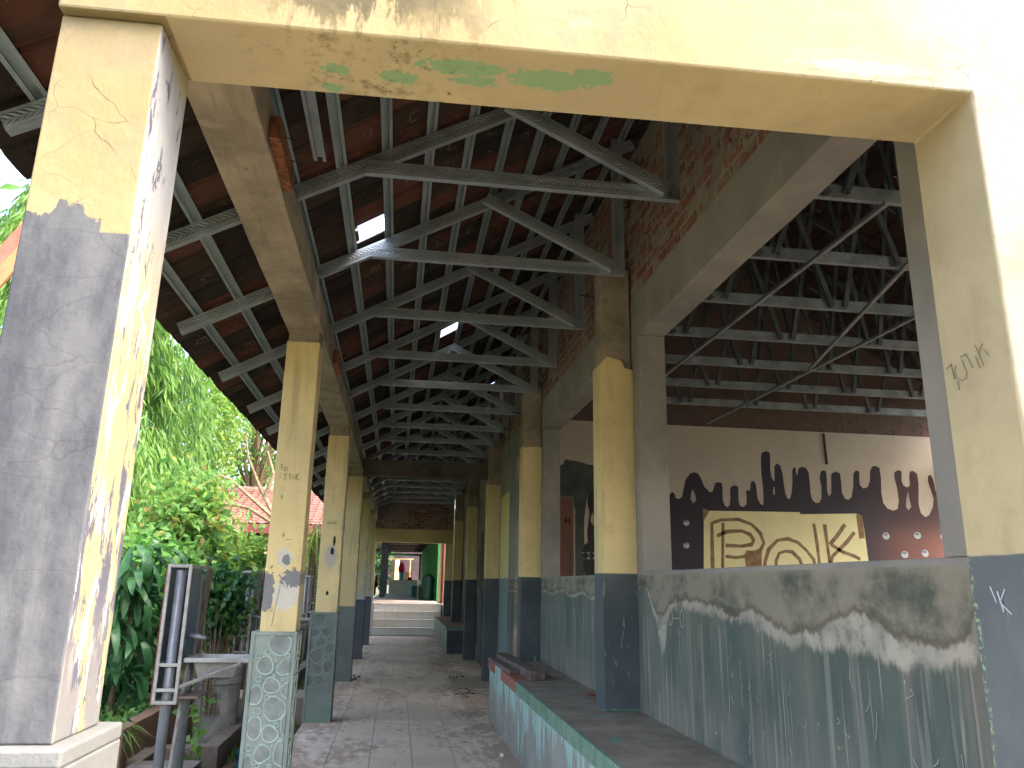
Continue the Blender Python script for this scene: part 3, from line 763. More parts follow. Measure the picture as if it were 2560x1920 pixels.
# ================================================================= ENTRANCE ARCH
D_ = R(-1.5)
arch = thing('entrance_arch', 'cream plastered front wall with a wide square opening onto the corridor, stained and peeling', 'wall', (-.56, 1.507, 0), rz=D_)
# local frame: x along the wall, y into the building; x=0 at the pier's inner face
LIN = 1.856
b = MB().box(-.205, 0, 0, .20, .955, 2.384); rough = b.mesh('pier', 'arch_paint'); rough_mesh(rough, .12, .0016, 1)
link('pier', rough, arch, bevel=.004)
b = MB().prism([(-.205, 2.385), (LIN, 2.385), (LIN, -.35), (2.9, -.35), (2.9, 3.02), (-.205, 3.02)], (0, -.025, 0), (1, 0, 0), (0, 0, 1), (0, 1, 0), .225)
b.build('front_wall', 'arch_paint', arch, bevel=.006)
MB().box(2.903, 7.2, -.025, .20, 2.385, 3.02).build('added_opening_head', 'arch_paint', arch)  # unseen opening added out of view so sky light reaches the mural
MB().box(2.903, 7.2, -.025, .20, -.35, .95).build('added_opening_breast', 'arch_paint', arch)
MB().box(7.203, 9.2, -.025, .20, -.35, 3.02).build('added_opening_pier', 'arch_paint', arch)
# gable above, following the roof slope
x0, x1 = -.205, 9.2
zt = lambda x: 3.33 + .546 * (x - .56)
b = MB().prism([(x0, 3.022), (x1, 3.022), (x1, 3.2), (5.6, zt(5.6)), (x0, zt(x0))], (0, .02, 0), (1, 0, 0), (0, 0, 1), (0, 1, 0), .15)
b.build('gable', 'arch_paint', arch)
# pedestal of the pier
ped = MB().box(-.228, .018, -.022, .222, -.35, .93).build('pedestal', 'pedestal_render', arch, bevel=.004)
b = MB()
for (xa, xb) in ((-.243, -.208), (-.005, .033)):
    b.box(xa, xb, -.037, .237, -.35, .925)
b.box(-.243, .033, -.037, .237, .925, .955)
b.build('pedestal_frame', 'pedestal_render', arch, bevel=.005)

def ribbon(b, pts, w, mapf, th=.0015, mat=None):
    """a painted stroke: a thin flat band along pts (2-D), placed by mapf(u, v, d)"""
    m = b.mid(mat) if mat else 0
    n0 = len(b.v)
    P = [Vector(p) for p in pts]
    for i, p in enumerate(P):
        d = (P[min(i + 1, len(P) - 1)] - P[max(i - 1, 0)])
        if d.length < 1e-6: d = Vector((1, 0))
        d.normalize()
        nn = Vector((-d.y, d.x)) * w * .5 * (random.uniform(.75, 1.15))
        for q in (p + nn, p - nn):
            b.v.append(mapf(q.x, q.y, th)); b.v.append(mapf(q.x, q.y, 0))
    for i in range(len(P) - 1):
        k = n0 + i * 4
        b.face((k, k + 2, k + 6, k + 4), m)
        b.face((k + 1, k, k + 4, k + 5), m)
        b.face((k + 2, k + 3, k + 7, k + 6), m)
def polyplate(b, pts, mapf, th=.003, mat=None):
    m = b.mid(mat) if mat else 0
    n0 = len(b.v)
    for p in pts: b.v.append(mapf(p[0], p[1], th))
    for p in pts: b.v.append(mapf(p[0], p[1], 0))
    k = len(pts)
    b.face([n0 + i for i in range(k)], m)
    for i in range(k):
        j = (i + 1) % k
        b.face((n0 + i, n0 + k + i, n0 + k + j, n0 + j), m)

# scratched lettering on the right-hand reveal
b = MB()
for s_ in TUTIK:
    pts = [(y - 1.458, z) for y, z in s_]
    ribbon(b, pts, .0016, lambda u, v, d: (LIN - .002 - d, u, v))
b.build('scratched_letters', 'faint_scratch', arch)
b = MB()
ribbon(b, [(.112, 1.235), (.100, 1.192)], .003, lambda u, v, d: (LIN - .002 - d, u, v))
ribbon(b, [(.088, 1.24), (.108, 1.212), (.078, 1.188)], .003, lambda u, v, d: (LIN - .002 - d, u, v))
ribbon(b, [(.132, 1.245), (.118, 1.21)], .0022, lambda u, v, d: (LIN - .002 - d, u, v))
b.build('chalk_letters', 'mural_grey', arch)

# ================================================================= YELLOW COLUMNS
COLY = [4.68, 7.68, 10.70, 13.70, 16.75]
LX = [(-.742, -.545), (-.735, -.535), (-.722, -.522), (-.715, -.515), (-.71, -.505)]
left_labels = [
    'yellow column with grey and white peeled patches, nearest one on a stone-pattern pedestal',
    'yellow column with black smears, on the darker stone-pattern pedestal',
    'dull yellow column with a smooth green-grey pedestal, behind the black-smeared column',
    'yellow column above plain blue-grey base, fourth along the garden side after the arch',
    'flaking yellow column on the garden side, next before the far doorway steps',
]
def stones(b, w, hgt, mapf, seed, flip=False, lim=99, scale=1.0):
    rnd = random.Random(seed)
    fm, rm = b.mid('stone_face'), b.mid('stone_rim')
    for i, (u, v, rx, ry) in enumerate(STONES):
        if v > lim: continue
        if flip: u = 1 - u
        cx, cz = u * w, v * scale
        n = 16 if rx > .03 else 9
        ph = rnd.uniform(0, 6)
        rad = []
        for k in range(n):
            t_ = 2 * math.pi * k / n
            rad.append(1 + (.07 * math.sin(2 * t_ + ph) + .06 * math.sin(3 * t_ + ph * 2.3) + rnd.uniform(-.05, .05)) * (1 if rx > .03 else .5))
        rim = .0036 if rx > .03 else .0028
        def ring(extra):
            o = []
            for k in range(n):
                t_ = 2 * math.pi * k / n
                x = cx + (rx * rad[k] + extra) * math.cos(t_)
                z = cz + (ry * scale * rad[k] + extra) * math.sin(t_)
                o.append((min(max(x, .002), w - .002), min(max(z, .001), hgt - .002)))
            return o
        A, B_, C_ = ring(-rim * 1.3), ring(0), ring(rim)
        n0 = len(b.v)
        for q in A: b.v.append(mapf(q[0], q[1], .003))
        for q in B_: b.v.append(mapf(q[0], q[1], .0075))
        for q in C_: b.v.append(mapf(q[0], q[1], .0002))
        b.face([n0 + k for k in range(n)], fm)
        for k in range(n):
            j = (k + 1) % n
            b.face((n0 + k, n0 + n + k, n0 + n + j, n0 + j), rm)
            b.face((n0 + n + k, n0 + 2 * n + k, n0 + 2 * n + j, n0 + n + j), rm)
for i, y in enumerate(COLY):
    xa, xb = LX[i]
    xc = (xa + xb) / 2
    r_ = thing('corridor_column', left_labels[i], 'column', (xc, y, 0), 'yellow columns along the garden side of the corridor')
    ph = [.955, .955, .925, .95, .95][i]
    hw = (xb - xa) / 2
    me = MB().box(-hw, hw, 0, .20, ph - .01, 2.66 - .03 * (i > 0)).mesh('shaft', 'column_paint_left')
    rough_mesh(me, .14, .0014, i + 5)
    link('shaft', me, r_, bevel=.004)
    me = MB().box(-hw + .008, hw - .008, .008, .192, 2.62, 2.775).mesh('concrete_stub', 'raw_concrete')
    rough_mesh(me, .06, .003, i + 15)
    link('concrete_stub', me, r_, bevel=.004)
    px0, px1, py0, py1 = -hw - .040, hw + .012, -.02, .215
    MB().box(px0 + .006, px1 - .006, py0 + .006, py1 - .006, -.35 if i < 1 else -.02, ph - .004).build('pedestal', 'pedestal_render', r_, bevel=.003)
    b = MB()
    fw_ = .022
    zb_ = -.35 if i < 1 else -.01
    for cx in (px0, px1 - fw_):
        for cy in (py0, py1 - fw_):
            b.box(cx, cx + fw_, cy, cy + fw_, zb_, ph - .02)
    b.box(px0, px1, py0, py0 + .02, ph - .022, ph); b.box(px0, px1, py1 - .02, py1, ph - .022, ph)
    b.box(px0, px0 + .02, py0 + .02, py1 - .02, ph - .022, ph); b.box(px1 - .02, px1, py0 + .02, py1 - .02, ph - .022, ph)
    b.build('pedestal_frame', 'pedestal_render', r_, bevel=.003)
    if i < 2:
        b = MB()
        w = px1 - px0 - 2 * fw_
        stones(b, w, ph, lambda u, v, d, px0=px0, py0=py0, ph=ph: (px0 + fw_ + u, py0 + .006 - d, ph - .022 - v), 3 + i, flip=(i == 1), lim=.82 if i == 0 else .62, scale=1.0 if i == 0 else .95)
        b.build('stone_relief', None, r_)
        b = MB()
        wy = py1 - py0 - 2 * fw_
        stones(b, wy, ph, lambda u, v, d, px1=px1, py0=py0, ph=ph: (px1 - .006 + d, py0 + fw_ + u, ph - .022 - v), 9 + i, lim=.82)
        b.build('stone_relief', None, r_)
    def fm_(u, v, d): return (u - xc, -d - .002, v)
    if i == 0:
        b = MB()
        for st in ([(-.716, 1.892), (-.695, 1.892)], [(-.705, 1.892), (-.703, 1.865)], [(-.68, 1.885), (-.69, 1.872), (-.685, 1.858), (-.672, 1.862), (-.672, 1.878), (-.68, 1.885)],
                   [(-.71, 1.835), (-.708, 1.815)], [(-.69, 1.84), (-.672, 1.84)], [(-.682, 1.84), (-.68, 1.80)], [(-.66, 1.838), (-.648, 1.84)], [(-.655, 1.84), (-.652, 1.805)],
                   [(-.635, 1.83), (-.633, 1.81)], [(-.618, 1.845), (-.618, 1.805)], [(-.60, 1.845), (-.618, 1.825), (-.602, 1.808)],
                   [(-.69, 1.72), (-.688, 1.69)], [(-.695, 1.705), (-.68, 1.707)], [(-.66, 1.50), (-.66, 1.47)], [(-.668, 1.485), (-.65, 1.485)], [(-.645, 1.46), (-.61, 1.462)],
                   [(-.652, 1.209), (-.660, 1.15), (-.668, 1.09), (-.674, 1.03), (-.680, .985)], [(-.70, 1.085), (-.685, 1.085), (-.685, 1.065), (-.70, 1.065), (-.70, 1.085)]):
            ribbon(b, st, .0022, fm_)
        b.build('scratched_letters', 'pencil', r_)
    if i == 1:
        b = MB()
        for st in ([(-.688, 1.765), (-.678, 1.79), (-.668, 1.765)], [(-.685, 1.775), (-.671, 1.775)], [(-.66, 1.765), (-.658, 1.79), (-.648, 1.775), (-.638, 1.79), (-.636, 1.765)],
                   [(-.625, 1.765), (-.625, 1.79), (-.613, 1.788), (-.613, 1.777), (-.625, 1.776)], [(-.60, 1.788), (-.608, 1.783), (-.60, 1.775), (-.607, 1.766)]):
            ribbon(b, st, .003, fm_)
        b.build('scratched_letters', 'pencil', r_)

RXC = [(1.232, 1.452), (1.203, 1.402), (1.187, 1.385), (1.184, 1.368), (1.178, 1.362)]
right_labels = [
    'tall yellow and blue-grey column standing on the near bench beside the big window opening',
    'yellow and blue-grey column behind the end of the near bench, right of the timber planks',
    'yellow and dark blue column beside the pale yellow wall strip, past the near bench',
    'narrow-looking yellow and blue column between the far bench end and the cross beam',
    'yellow and blue column standing above the far bench next to the far doorway',
]
for i, y in enumerate(COLY):
    xa, xb = RXC[i]
    xc = (xa + xb) / 2
    hw = (xb - xa) / 2
    r_ = thing('corridor_column', right_labels[i], 'column', (xc, y, 0), 'yellow columns along the classroom side of the corridor')
    zb_ = .53 if i == 0 else (.46 if i == 4 else 0)
    if i == 0:
        prof = [(-hw, 0), (hw, 0), (hw, 2.60), (hw - .055, 2.61), (hw - .075, 2.66), (-hw + .05, 2.685), (-hw, 2.63)]
        me = MB().prism([(p[0], p[1] if p[1] > 1 else zb_) for p in prof], (0, 0, 0), (1, 0, 0), (0, 0, 1), (0, 1, 0), .20).mesh('shaft', 'column_paint_right')
        link('shaft', me, r_, bevel=.006)
        me = MB().box(-hw + .018, hw - .012, .012, .19, 2.55, 3.30).mesh('concrete_stub', 'raw_concrete')
    else:
        me = MB().box(-hw, hw, 0, .20, zb_, 2.62 - .02 * i).mesh('shaft', 'column_paint_right')
        rough_mesh(me, .16, .0012, i + 25)
        link('shaft', me, r_, bevel=.005)
        me = MB().box(-hw + .008, hw - .008, .008, .192, 2.5, 3.25).mesh('concrete_stub', 'raw_concrete')
    rough_mesh(me, .08, .003, i + 35)
    link('concrete_stub', me, r_, bevel=.004)

# ================================================================= CONCRETE BEAMS
me = MB().box(-.75, -.535, 1.70, 20.0, 2.735, 2.905).mesh('ring_beam', 'raw_concrete')
rough_mesh(me, .16, .006, 51)
o = link('ring_beam', me, bevel=.004)
tag(o, 'long rough tan concrete beam carried by the garden-side columns', 'beam')
me = MB().box(-.535, 1.37, 10.72, 10.90, 2.655, 2.87).mesh('cross_beam', 'dark_concrete')
rough_mesh(me, .12, .006, 52)
o = link('cross_beam', me, bevel=.004)
tag(o, 'dark rough concrete beam crossing the corridor halfway along', 'beam')
# timber stub left from the formwork, with nails
r_ = thing('formwork_offcut', 'rusty split timber offcut nailed to the side of the long concrete beam', 'offcut', (-.515, 2.72, 2.79))
me = MB().box(-.018, .022, -.18, .20, -.04, .05).mesh('timber', 'rust'); rough_mesh(me, .05, .008, 8)
link('timber', me, r_, bevel=.003)
for dy in (-.1, .06):
    MB().tube([(.02, dy, .02), (.06, dy + .01, .018)], .002, 5).build('nail', 'black_paint', r_)
# second offcut further on
me = MB().box(-.02, .02, -.16, .16, -.06, .04).mesh('timber_offcut', 'rust'); rough_mesh(me, .06, .006, 9)
o = link('timber_offcut', me, loc=(-.512, 5.6, 2.80), bevel=.003)
tag(o, 'small brown timber offcut stuck to the long beam past the second column', 'offcut')

# ================================================================= TRUSSES
SL = .546
ang = math.atan(SL)
dx_, dz_ = math.cos(ang), math.sin(ang)
def channel(b, p0, p1, h, yf, dep=.035, mat=None, flip=False):
    """C section with its web facing -y; p0,p1 = (x,z) of the lower edge; yf = y of the web"""
    d = Vector((p1[0] - p0[0], 0, p1[1] - p0[1]))
    L = d.length
    d.normalize()
    n = Vector((-d.z, 0, d.x))
    t_ = .0022
    hh = h / 2
    lip = .011
    pr = [(0, -hh), (dep, -hh), (dep, -hh + lip), (dep - t_, -hh + lip), (dep - t_, -hh + t_), (t_, -hh + t_),
          (t_, hh - t_), (dep - t_, hh - t_), (dep - t_, hh - lip), (dep, hh - lip), (dep, hh), (0, hh)]
    o = Vector((p0[0], yf, p0[1])) + n * hh
    b.prism(pr, o, (0, 1, 0), n, d, L, mat, True)
    return b
def make_truss():
    r_ = thing('roof_truss', 'x', 'roof truss', (0, 0, 3.10), 'galvanised trusses over the corridor')
    zr = lambda x: 3.256 + SL * x - 3.10
    channel(MB(), (-1.27, zr(-1.27)), (1.40, zr(1.40)), .068, 0).build('rafter', 'galvanised_steel', r_)
    channel(MB(), (-.245, 0.0), (1.30, 0.0), .066, -.037).build('bottom_chord', 'galvanised_steel', r_)
    channel(MB(), (.405, .40), (1.205, .010), .066, -.074).build('diagonal', 'galvanised_steel', r_)
    b = MB()
    channel(b, (1.232, 0.0), (1.232, .95), .068, -.037)
    b.v = [(x + .068, y, z) if False else (x + .068, y, z) for x, y, z in b.v]
    b.build('post', 'galvanised_steel', r_)
    MB().box(-.60, -.56, -.006, .03, zr(-.58) - .02, zr(-.58) + .03).build('bracket', 'black_paint', r_)
    return r_
ty = [2.32 + 1.03 * k for k in range(17)]
tlab = ['galvanised truss directly above the entrance arch, only its eave end showing past the pier',
        'largest galvanised truss in view, just inside the arch above the corridor',
        'galvanised truss whose bend is lit white by the near skylight tile',
        'third truss inside the arch, in front of the first yellow column top',
        'fourth truss inside the arch, just past the first yellow column',
        'fifth truss inside the arch, lit by the small second skylight',
        'sixth truss inside the arch, over the second garden-side column',
        'seventh truss inside the arch, past the second garden-side column',
        'last truss before the dark concrete cross beam',
        'first truss beyond the dark concrete cross beam',
        'second truss beyond the dark cross beam',
        'third truss beyond the dark cross beam',
        'fourth truss beyond the dark cross beam',
        'fifth truss beyond the dark cross beam',
        'sixth truss beyond the dark cross beam',
        'seventh truss beyond the dark cross beam, last but one before the brick gable',
        'farthest truss, right against the brick gable over the far doorway']
proto = make_truss()
for i, y in enumerate(ty):
    o = proto if i == 0 else copy_tree(proto)
    o.location.y = y + .03 * math.sin(i * 2.1)
    o['label'] = tlab[i]

# ================================================================= TILED ROOF
roof = thing('tiled_roof', 'clay tile roof on steel battens over the corridor and classrooms, seen from beneath', 'roof', (0, 0, 0))
BX = -1.19
PITCH = .2075
NB = 13
hat = [(-.026, 0), (-.014, 0), (-.010, -.0) , (-.010, .022), (.010, .022), (.010, 0), (.026, 0), (.026, .0018), (.0118, .0018), (.0118, .0238), (-.0118, .0238), (-.0118, .0018), (-.026, .0018)]
hat = [(-.028, 0), (-.0135, 0), (-.0135, .0225), (.0135, .0225), (.0135, 0), (.028, 0), (.028, .002), (.0155, .002), (.0155, .0245), (-.0155, .0245), (-.0155, .002), (-.028, .002)]
b = MB().prism(hat, (0, 0, 0), (dx_, 0, dz_), (-dz_, 0, dx_), (0, 1, 0), 18.6)
bme = b.mesh('batten', 'batten_steel')
for k in range(NB):
    x = BX + PITCH * k
    link('batten', bme, roof, (x, 1.32 + .1 * (k % 3), 3.256 + SL * x + .0800))
# one tile; local x = up the slope, y = across, z = normal
TL, TWd = .268, .2
def tile_mesh(variant):
    b = MB()
    m = b.mid('clay_tile')
    sec = [(-.012, .020, .030), (.010, .022, .034), (.020, .004, .016), (.100, -.002, .010), (.168, .003, .015), (.178, .010, .022), (.197, .010, .022)]
    n0 = len(b.v)
    for x in (0, TL):
        for (y, zb, zt_) in sec:
            b.v.append((x, y, zb)); b.v.append((x, y, zt_))
    k = len(sec)
    for i in range(k - 1):
        a_ = n0 + 2 * i
        c_ = a_ + 2 * k
        b.face((a_, a_ + 2, c_ + 2, c_), m)
        b.face((a_ + 1, c_ + 1, c_ + 3, a_ + 3), m)
        b.face((a_, a_ + 1, a_ + 3, a_ + 2), m)
        b.face((c_, c_ + 2, c_ + 3, c_ + 1), m)
    b.face((n0, n0 + 2 * k, n0 + 2 * k + 1, n0 + 1), m)
    e_ = n0 + 2 * (k - 1)
    b.face((e_, e_ + 1, e_ + 2 * k + 1, e_ + 2 * k), m)
    # lip at the upper end and a maker's mark pressed into the underside
    b.box(TL - .022, TL - .006, .03, .16, -.014, .004, 'clay_tile')
    mk = 'tile_mark'
    def seg(x0_, x1_, y0_, y1_): b.box(x0_, x1_, y0_, y1_, -.0045, .004, mk)
    if variant == 1:      # E-like
        seg(.09, .155, .055, .061); seg(.09, .096, .061, .10); seg(.12, .126, .061, .095); seg(.149, .155, .061, .10)
        seg(.088, .16, .115, .120)
    elif variant == 2:    # open box
        seg(.10, .106, .05, .13); seg(.10, .15, .05, .056); seg(.10, .15, .124, .130); seg(.085, .10, .07, .075); seg(.085, .10, .10, .105)
    elif variant == 3:
        seg(.10, .15, .05, .13) if False else None
        seg(.10, .105, .06, .12); seg(.14, .145, .06, .12); seg(.105, .14, .06, .065); seg(.105, .14, .115, .12)
    elif variant == 4:    # brick-course ribs
        for q in (.07, .10, .13, .16):
            b.box(q, q + .003, .035, .15, -.003, .004, 'clay_tile')
        for q in (.06, .09, .12):
            b.box(.07, .16, q, q + .003, -.003, .004, 'clay_tile')
    return b
tm = [tile_mesh(v) for v in range(5)]
tms = [t_.mesh('tile') if False else t_.mesh('tile', None) for t_ in tm]
tilt = -ang - .058
Rt = Matrix.Rotation(tilt, 4, 'Y')
def tile_matrix(x, y, jit=True):
    z = 3.256 + SL * x + .108
    j = Matrix.Rotation(random.uniform(-.012, .012), 4, 'Z') @ Matrix.Rotation(random.uniform(-.01, .01), 4, 'X') if jit else Matrix.Identity(4)
    return Matrix.Translation((x, y, z)) @ Rt @ j
Y0 = 1.34
sky_cells = {(5, 14), (8, 28), (12, 47)}
stuffb = MB()
cnt = 0
def tile_pick():
    r = random.random()
    return 0 if r < .45 else 4 if r < .78 else 1 if r < .86 else 2 if r < .94 else 3
for j in range(93):
    for i in range(14):
        x = BX - .195 + PITCH * i
        y = Y0 + .2 * j
        v = tile_pick()
        Mx = tile_matrix(x + random.uniform(-.006, .006), y + random.uniform(-.003, .003))
        if (i, j) in sky_cells:
            bb = MB().box(0, TL, .0, .19, 0, .006)
            o = link('skylight_tile', bb.mesh('skylight_tile', 'clear_tile'), roof)
            o.matrix_local = Mx
            continue
        if j < 23 and cnt < 296:
            o = link('tile', tms[v], roof)
            o.matrix_local = Mx
            cnt += 1
        else:
            src = tm[v]
            n0 = len(stuffb.v)
            stuffb.v += [tuple(Mx @ Vector(p)) for p in src.v]
            for mn in src.mats: stuffb.mid(mn)
            for f_, mi in zip(src.f, src.mi):
                stuffb.face([n0 + q for q in f_], stuffb.mid(src.mats[mi]))
tag(stuffb.build('distant_tiles', None, roof), kind='stuff')
# the classroom slopes: simple lapped tiles, one part
b = MB()
m = b.mid('dim_clay')
RXR = 5.05
zr_ = lambda x: 3.256 + SL * x + .108 if x <= RXR else 3.256 + SL * (2 * RXR - x) + .108
x = BX - .195 + PITCH * 14
while x < RXR + .05:
    for j in range(47):
        y = Y0 + .4 * j + random.uniform(-.01, .01)
        for mir in (0, 1):
            n0 = len(b.v)
            P = []
            for (dx, up_) in ((0, 0), (.25, -.012)):
                xx = x + dx * dx_
                zz_ = 3.256 + SL * xx + .11 + up_ + random.uniform(-.002, .002)
                X_ = xx if not mir else 2 * RXR - xx
                for yy in (y, y + .402):
                    P.append((X_, yy, zz_)); P.append((X_, yy, zz_ + .016))
            b.v += P
            for q in ((0, 2, 6, 4), (1, 5, 7, 3), (0, 1, 3, 2), (4, 6, 7, 5), (0, 4, 5, 1), (2, 3, 7, 6)):
                b.face([n0 + i_ for i_ in q], m)
    x += PITCH
b.box(RXR - .15, RXR + .15, Y0, Y0 + 18.8, zr_(RXR) - .03, zr_(RXR) + .05, 'dim_clay')
tag(b.build('classroom_tiles', None, roof), kind='stuff')
b = MB()
for k in range(0, 19):
    x = 1.55 + .2075 * k
    b.prism(hat, (x, 1.75, 3.256 + SL * x + .08), (dx_, 0, dz_), (-dz_, 0, dx_), (0, 1, 0), 17.6)
b.build('classroom_battens', 'dull_steel', roof)
# loose batten and timber lath hanging beside the near truss
b = MB().prism(hat, (0, 0, 0), (1, 0, 0), (0, 0, 1), (0, 1, 0), .85)
o = b.build('loose_batten', 'galvanised_steel', None, (-.445, 2.40, 3.085))
tag(o, 'short loose steel batten lying alongside the second batten near the arch', 'batten')

# ================================================================= CORRIDOR WALL OF THE CLASSROOMS
wall = thing('classroom_wall', 'grey rendered classroom wall along the corridor with big unglazed openings and bare brick above', 'wall', (1.45, 1.70, 0))
WO = (1.45, 1.70, 0)
def wpart(name, boxes, mat='wall_render', seed=0, amp=.0015, bev=.004, step=.25):
    b = MB()
    for bx in boxes: b.box(*bx)
    off(b, WO)
    me = b.mesh(name, mat)
    rough_mesh(me, step, amp, seed)
    return link(name, me, wall, bevel=bev)
XA, XB, XC = 1.45, 1.40, 1.372
TH = .175
wpart('dado_wall', [(XA, XA + TH, 1.69, 4.79, -.35, 1.322)], seed=1)
wpart('jamb', [(XA, XA + TH, 1.69, 1.935, 1.322, 2.795)], seed=2)
wpart('jamb', [(XA, XA + TH, 4.55, 4.79, 1.322, 2.795)], seed=3)
wpart('lintel_beam', [(XA, XA + TH, 1.69, 4.79, 2.795, 3.085)], seed=4, amp=.003)
wpart('dado_wall', [(XB, XB + TH, 4.793, 7.79, -.35, 1.310)], seed=5)
wpart('jamb', [(XB, XB + TH, 4.793, 5.00, 1.310, 2.775)], seed=6)
wpart('jamb', [(XB, XB + TH, 7.60, 7.79, 1.310, 2.775)], seed=7)
wpart('lintel_beam', [(XB, XB + TH, 4.793, 7.79, 2.775, 3.08)], seed=8, amp=.003)
wpart('jamb', [(XC, XC + TH, 7.793, 8.35, -.35, 2.75)], seed=9)
wpart('jamb', [(XC, XC + TH, 9.25, 10.84, -.35, 2.75)], seed=10)
wpart('lintel_beam', [(XC, XC + TH, 7.793, 19.8, 2.75, 3.07)], seed=11, amp=.003)
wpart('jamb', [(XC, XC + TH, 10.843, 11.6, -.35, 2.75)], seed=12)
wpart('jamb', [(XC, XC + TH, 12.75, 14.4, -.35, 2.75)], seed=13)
wpart('dado_wall', [(XC, XC + TH, 14.403, 19.8, -.35, 1.31)], seed=14)
wpart('jamb', [(XC, XC + TH, 16.4, 17.3, 1.313, 2.75)], seed=15)
wpart('jamb', [(XC, XC + TH, 19.3, 19.8, 1.313, 2.75)], seed=16)
# brickwork above the lintels: mortar bed with separate bricks standing slightly proud
wpart('mortar_bed', [(XA + .008, XA + TH, 1.69, 4.79, 3.088, 4.12)], 'mortar', 17, .004)
wpart('mortar_bed', [(XB + .008, XB + TH, 4.793, 7.79, 3.083, 4.09)], 'mortar', 18, .004)
wpart('mortar_bed', [(XC + .008, XC + TH, 7.793, 19.8, 3.073, 4.06)], 'mortar', 19, .004)
bms = []
for k in range(6):
    w, h_ = random.uniform(.185, .21), random.uniform(.046, .054)
    b = MB().box(-.004, .03, -w / 2, w / 2, -h_ / 2, h_ / 2)
    b.v = [(x + random.uniform(-.002, .003), y + random.uniform(-.006, .006), z + random.uniform(-.004, .004)) for x, y, z in b.v]
    bms.append(b.mesh('brick', 'brick'))
nb = 0
for row in range(13):
    z = 3.125 + .074 * row
    y = 1.75 + (.118 if row % 2 else 0)
    while y < 8.6:
        hidden = random.random() < (.05 if row < 7 else .3)
        X = XA if y < 4.75 else XB if y < 7.75 else XC
        lim = 4.7 if row >= 7 else 8.6
        if y < lim and not hidden and nb < 298:
            o = link('brick', random.choice(bms), wall, (X + .006 - WO[0] + random.uniform(-.002, .002), y - WO[1] + random.uniform(-.008, .008), z + random.uniform(-.004, .004)), )
            nb += 1
        y += .236
b = MB()
for row in range(13):
    z = 3.125 + .074 * row
    y = 4.75 if row >= 7 else 8.6
    while y < 19.7:
        X = XB if y < 7.75 else XC
        if random.random() > .2:
            b.box(X + .002, X + .03, y - .098, y + .098, z - .025, z + .025)
        y += .236
off(b, WO)
tag(b.build('distant_bricks', 'brick', wall), kind='stuff')
b = MB()
def wm(u, v, d): return (-.003 - d, u - WO[1], v)
for (cy, cz) in ((4.10, 1.085), (3.93, 1.08)):
    ribbon(b, [(cy + .028 * math.cos(q * .52), cz + .045 * math.sin(q * .52)) for q in range(13)], .004, wm, .0012)
ribbon(b, [(4.07, 1.075), (3.97, 1.08)], .004, wm, .0012)
ribbon(b, [(4.0, 1.02), (3.97, .99), (3.95, 1.01)], .004, wm, .0012)
rr_ = random.Random(4)
for q in range(34):
    y_, z_ = rr_.uniform(1.75, 3.4), rr_.uniform(.62, 1.02)
    l_ = rr_.uniform(.02, .10)
    ribbon(b, [(y_, z_), (y_ + rr_.uniform(-.015, .015), z_ - l_ * .5), (y_ + rr_.uniform(-.03, .03), z_ - l_)], rr_.uniform(.0015, .003), wm, .0008)
tag(b.build('chalk_marks', 'mural_pale', wall), kind='stuff')
# bits of reinforcing bar sticking out
for (x, y, z, dx) in ((1.30, 4.9, 3.16, -.16), (1.25, 7.9, 2.98, -.14), (1.22, 10.9, 2.9, -.1)):
    MB().tube([(x + .1 - WO[0], y - WO[1], z), (x + dx - WO[0], y - WO[1] - .02, z + .012)], .004, 6).build('reinforcing_bar', 'black_paint', wall)

# far jamb strip colours are in the render material.  Far doorway arch:
FA = 19.8
farw = thing('far_doorway_wall', 'yellow wall with a wide doorway at the far end of the corridor, bare brick gable on top', 'wall', (0, FA, 0))
simple('yellow_flat', (0.50, 0.41, 0.18), .8, var=.25, scale=2, c2=(0.42, 0.35, 0.17))
MB().box(-.76, -.54, 0, .2, 0, 2.21).build('pier', 'column_paint_left', farw, bevel=.004)
MB().box(1.18, 1.372, 0, .2, 0, 2.21).build('pier', 'column_paint_right', farw, bevel=.004)
MB().box(-.76, 1.372, 0, .2, 2.21, 2.54).build('lintel', 'yellow_flat', farw, bevel=.005)
b = MB().prism([(-.76, 2.543), (1.372, 2.543), (1.372, 4.13), (-.76, 2.965)], (0, .02, 0), (1, 0, 0), (0, 0, 1), (0, 1, 0), .15)
me = b.mesh('gable', 'mortar'); link('gable', me, farw)
bm2 = [MB().box(-.1, .1, -.012, .05, -.026, .026).mesh('brick', 'brick')]
for row in range(11):
    z = 2.59 + .068 * row
    x = -.62 + (.118 if row % 2 else 0)
    while x < 1.3:
        if z < 2.85 + SL * (x + .6) - .05 and not (random.random() < (.75 if x < .25 else .12)):
            link('brick', bm2[0], farw, (x, .02, z))
        x += .232

# steps up to the doorway
st = thing('doorway_steps', 'four white tiled steps leading up through the far doorway', 'steps', (.3, FA, 0))
wt = {}
for k in range(4):
    z0, z1 = .18 * k, .18 * (k + 1)
    yk = .30 * k
    xr = [1.0, 1.0, 1.15, 1.17][k] - .3
    xl = -.535 - .3
    MB().box(xl, xr, yk + .008, yk + .34 if k < 3 else 1.3, 0 if k == 0 else z0 - .02, z1 - .01).build('step_core', 'old_concrete', st)
    x = xl
    while x < xr - .01:
        w = min(.305, xr - x)
        MB().box(x + .0015, x + w - .0015, yk, yk + .008, z0 + .003, z1 - .013).build('riser_tile', 'white_tile', st)
        MB().box(x + .0015, x + w - .0015, yk - .012, yk + .30, z1 - .0105, z1).build('tread_tile', 'white_tile', st)
        x += .305

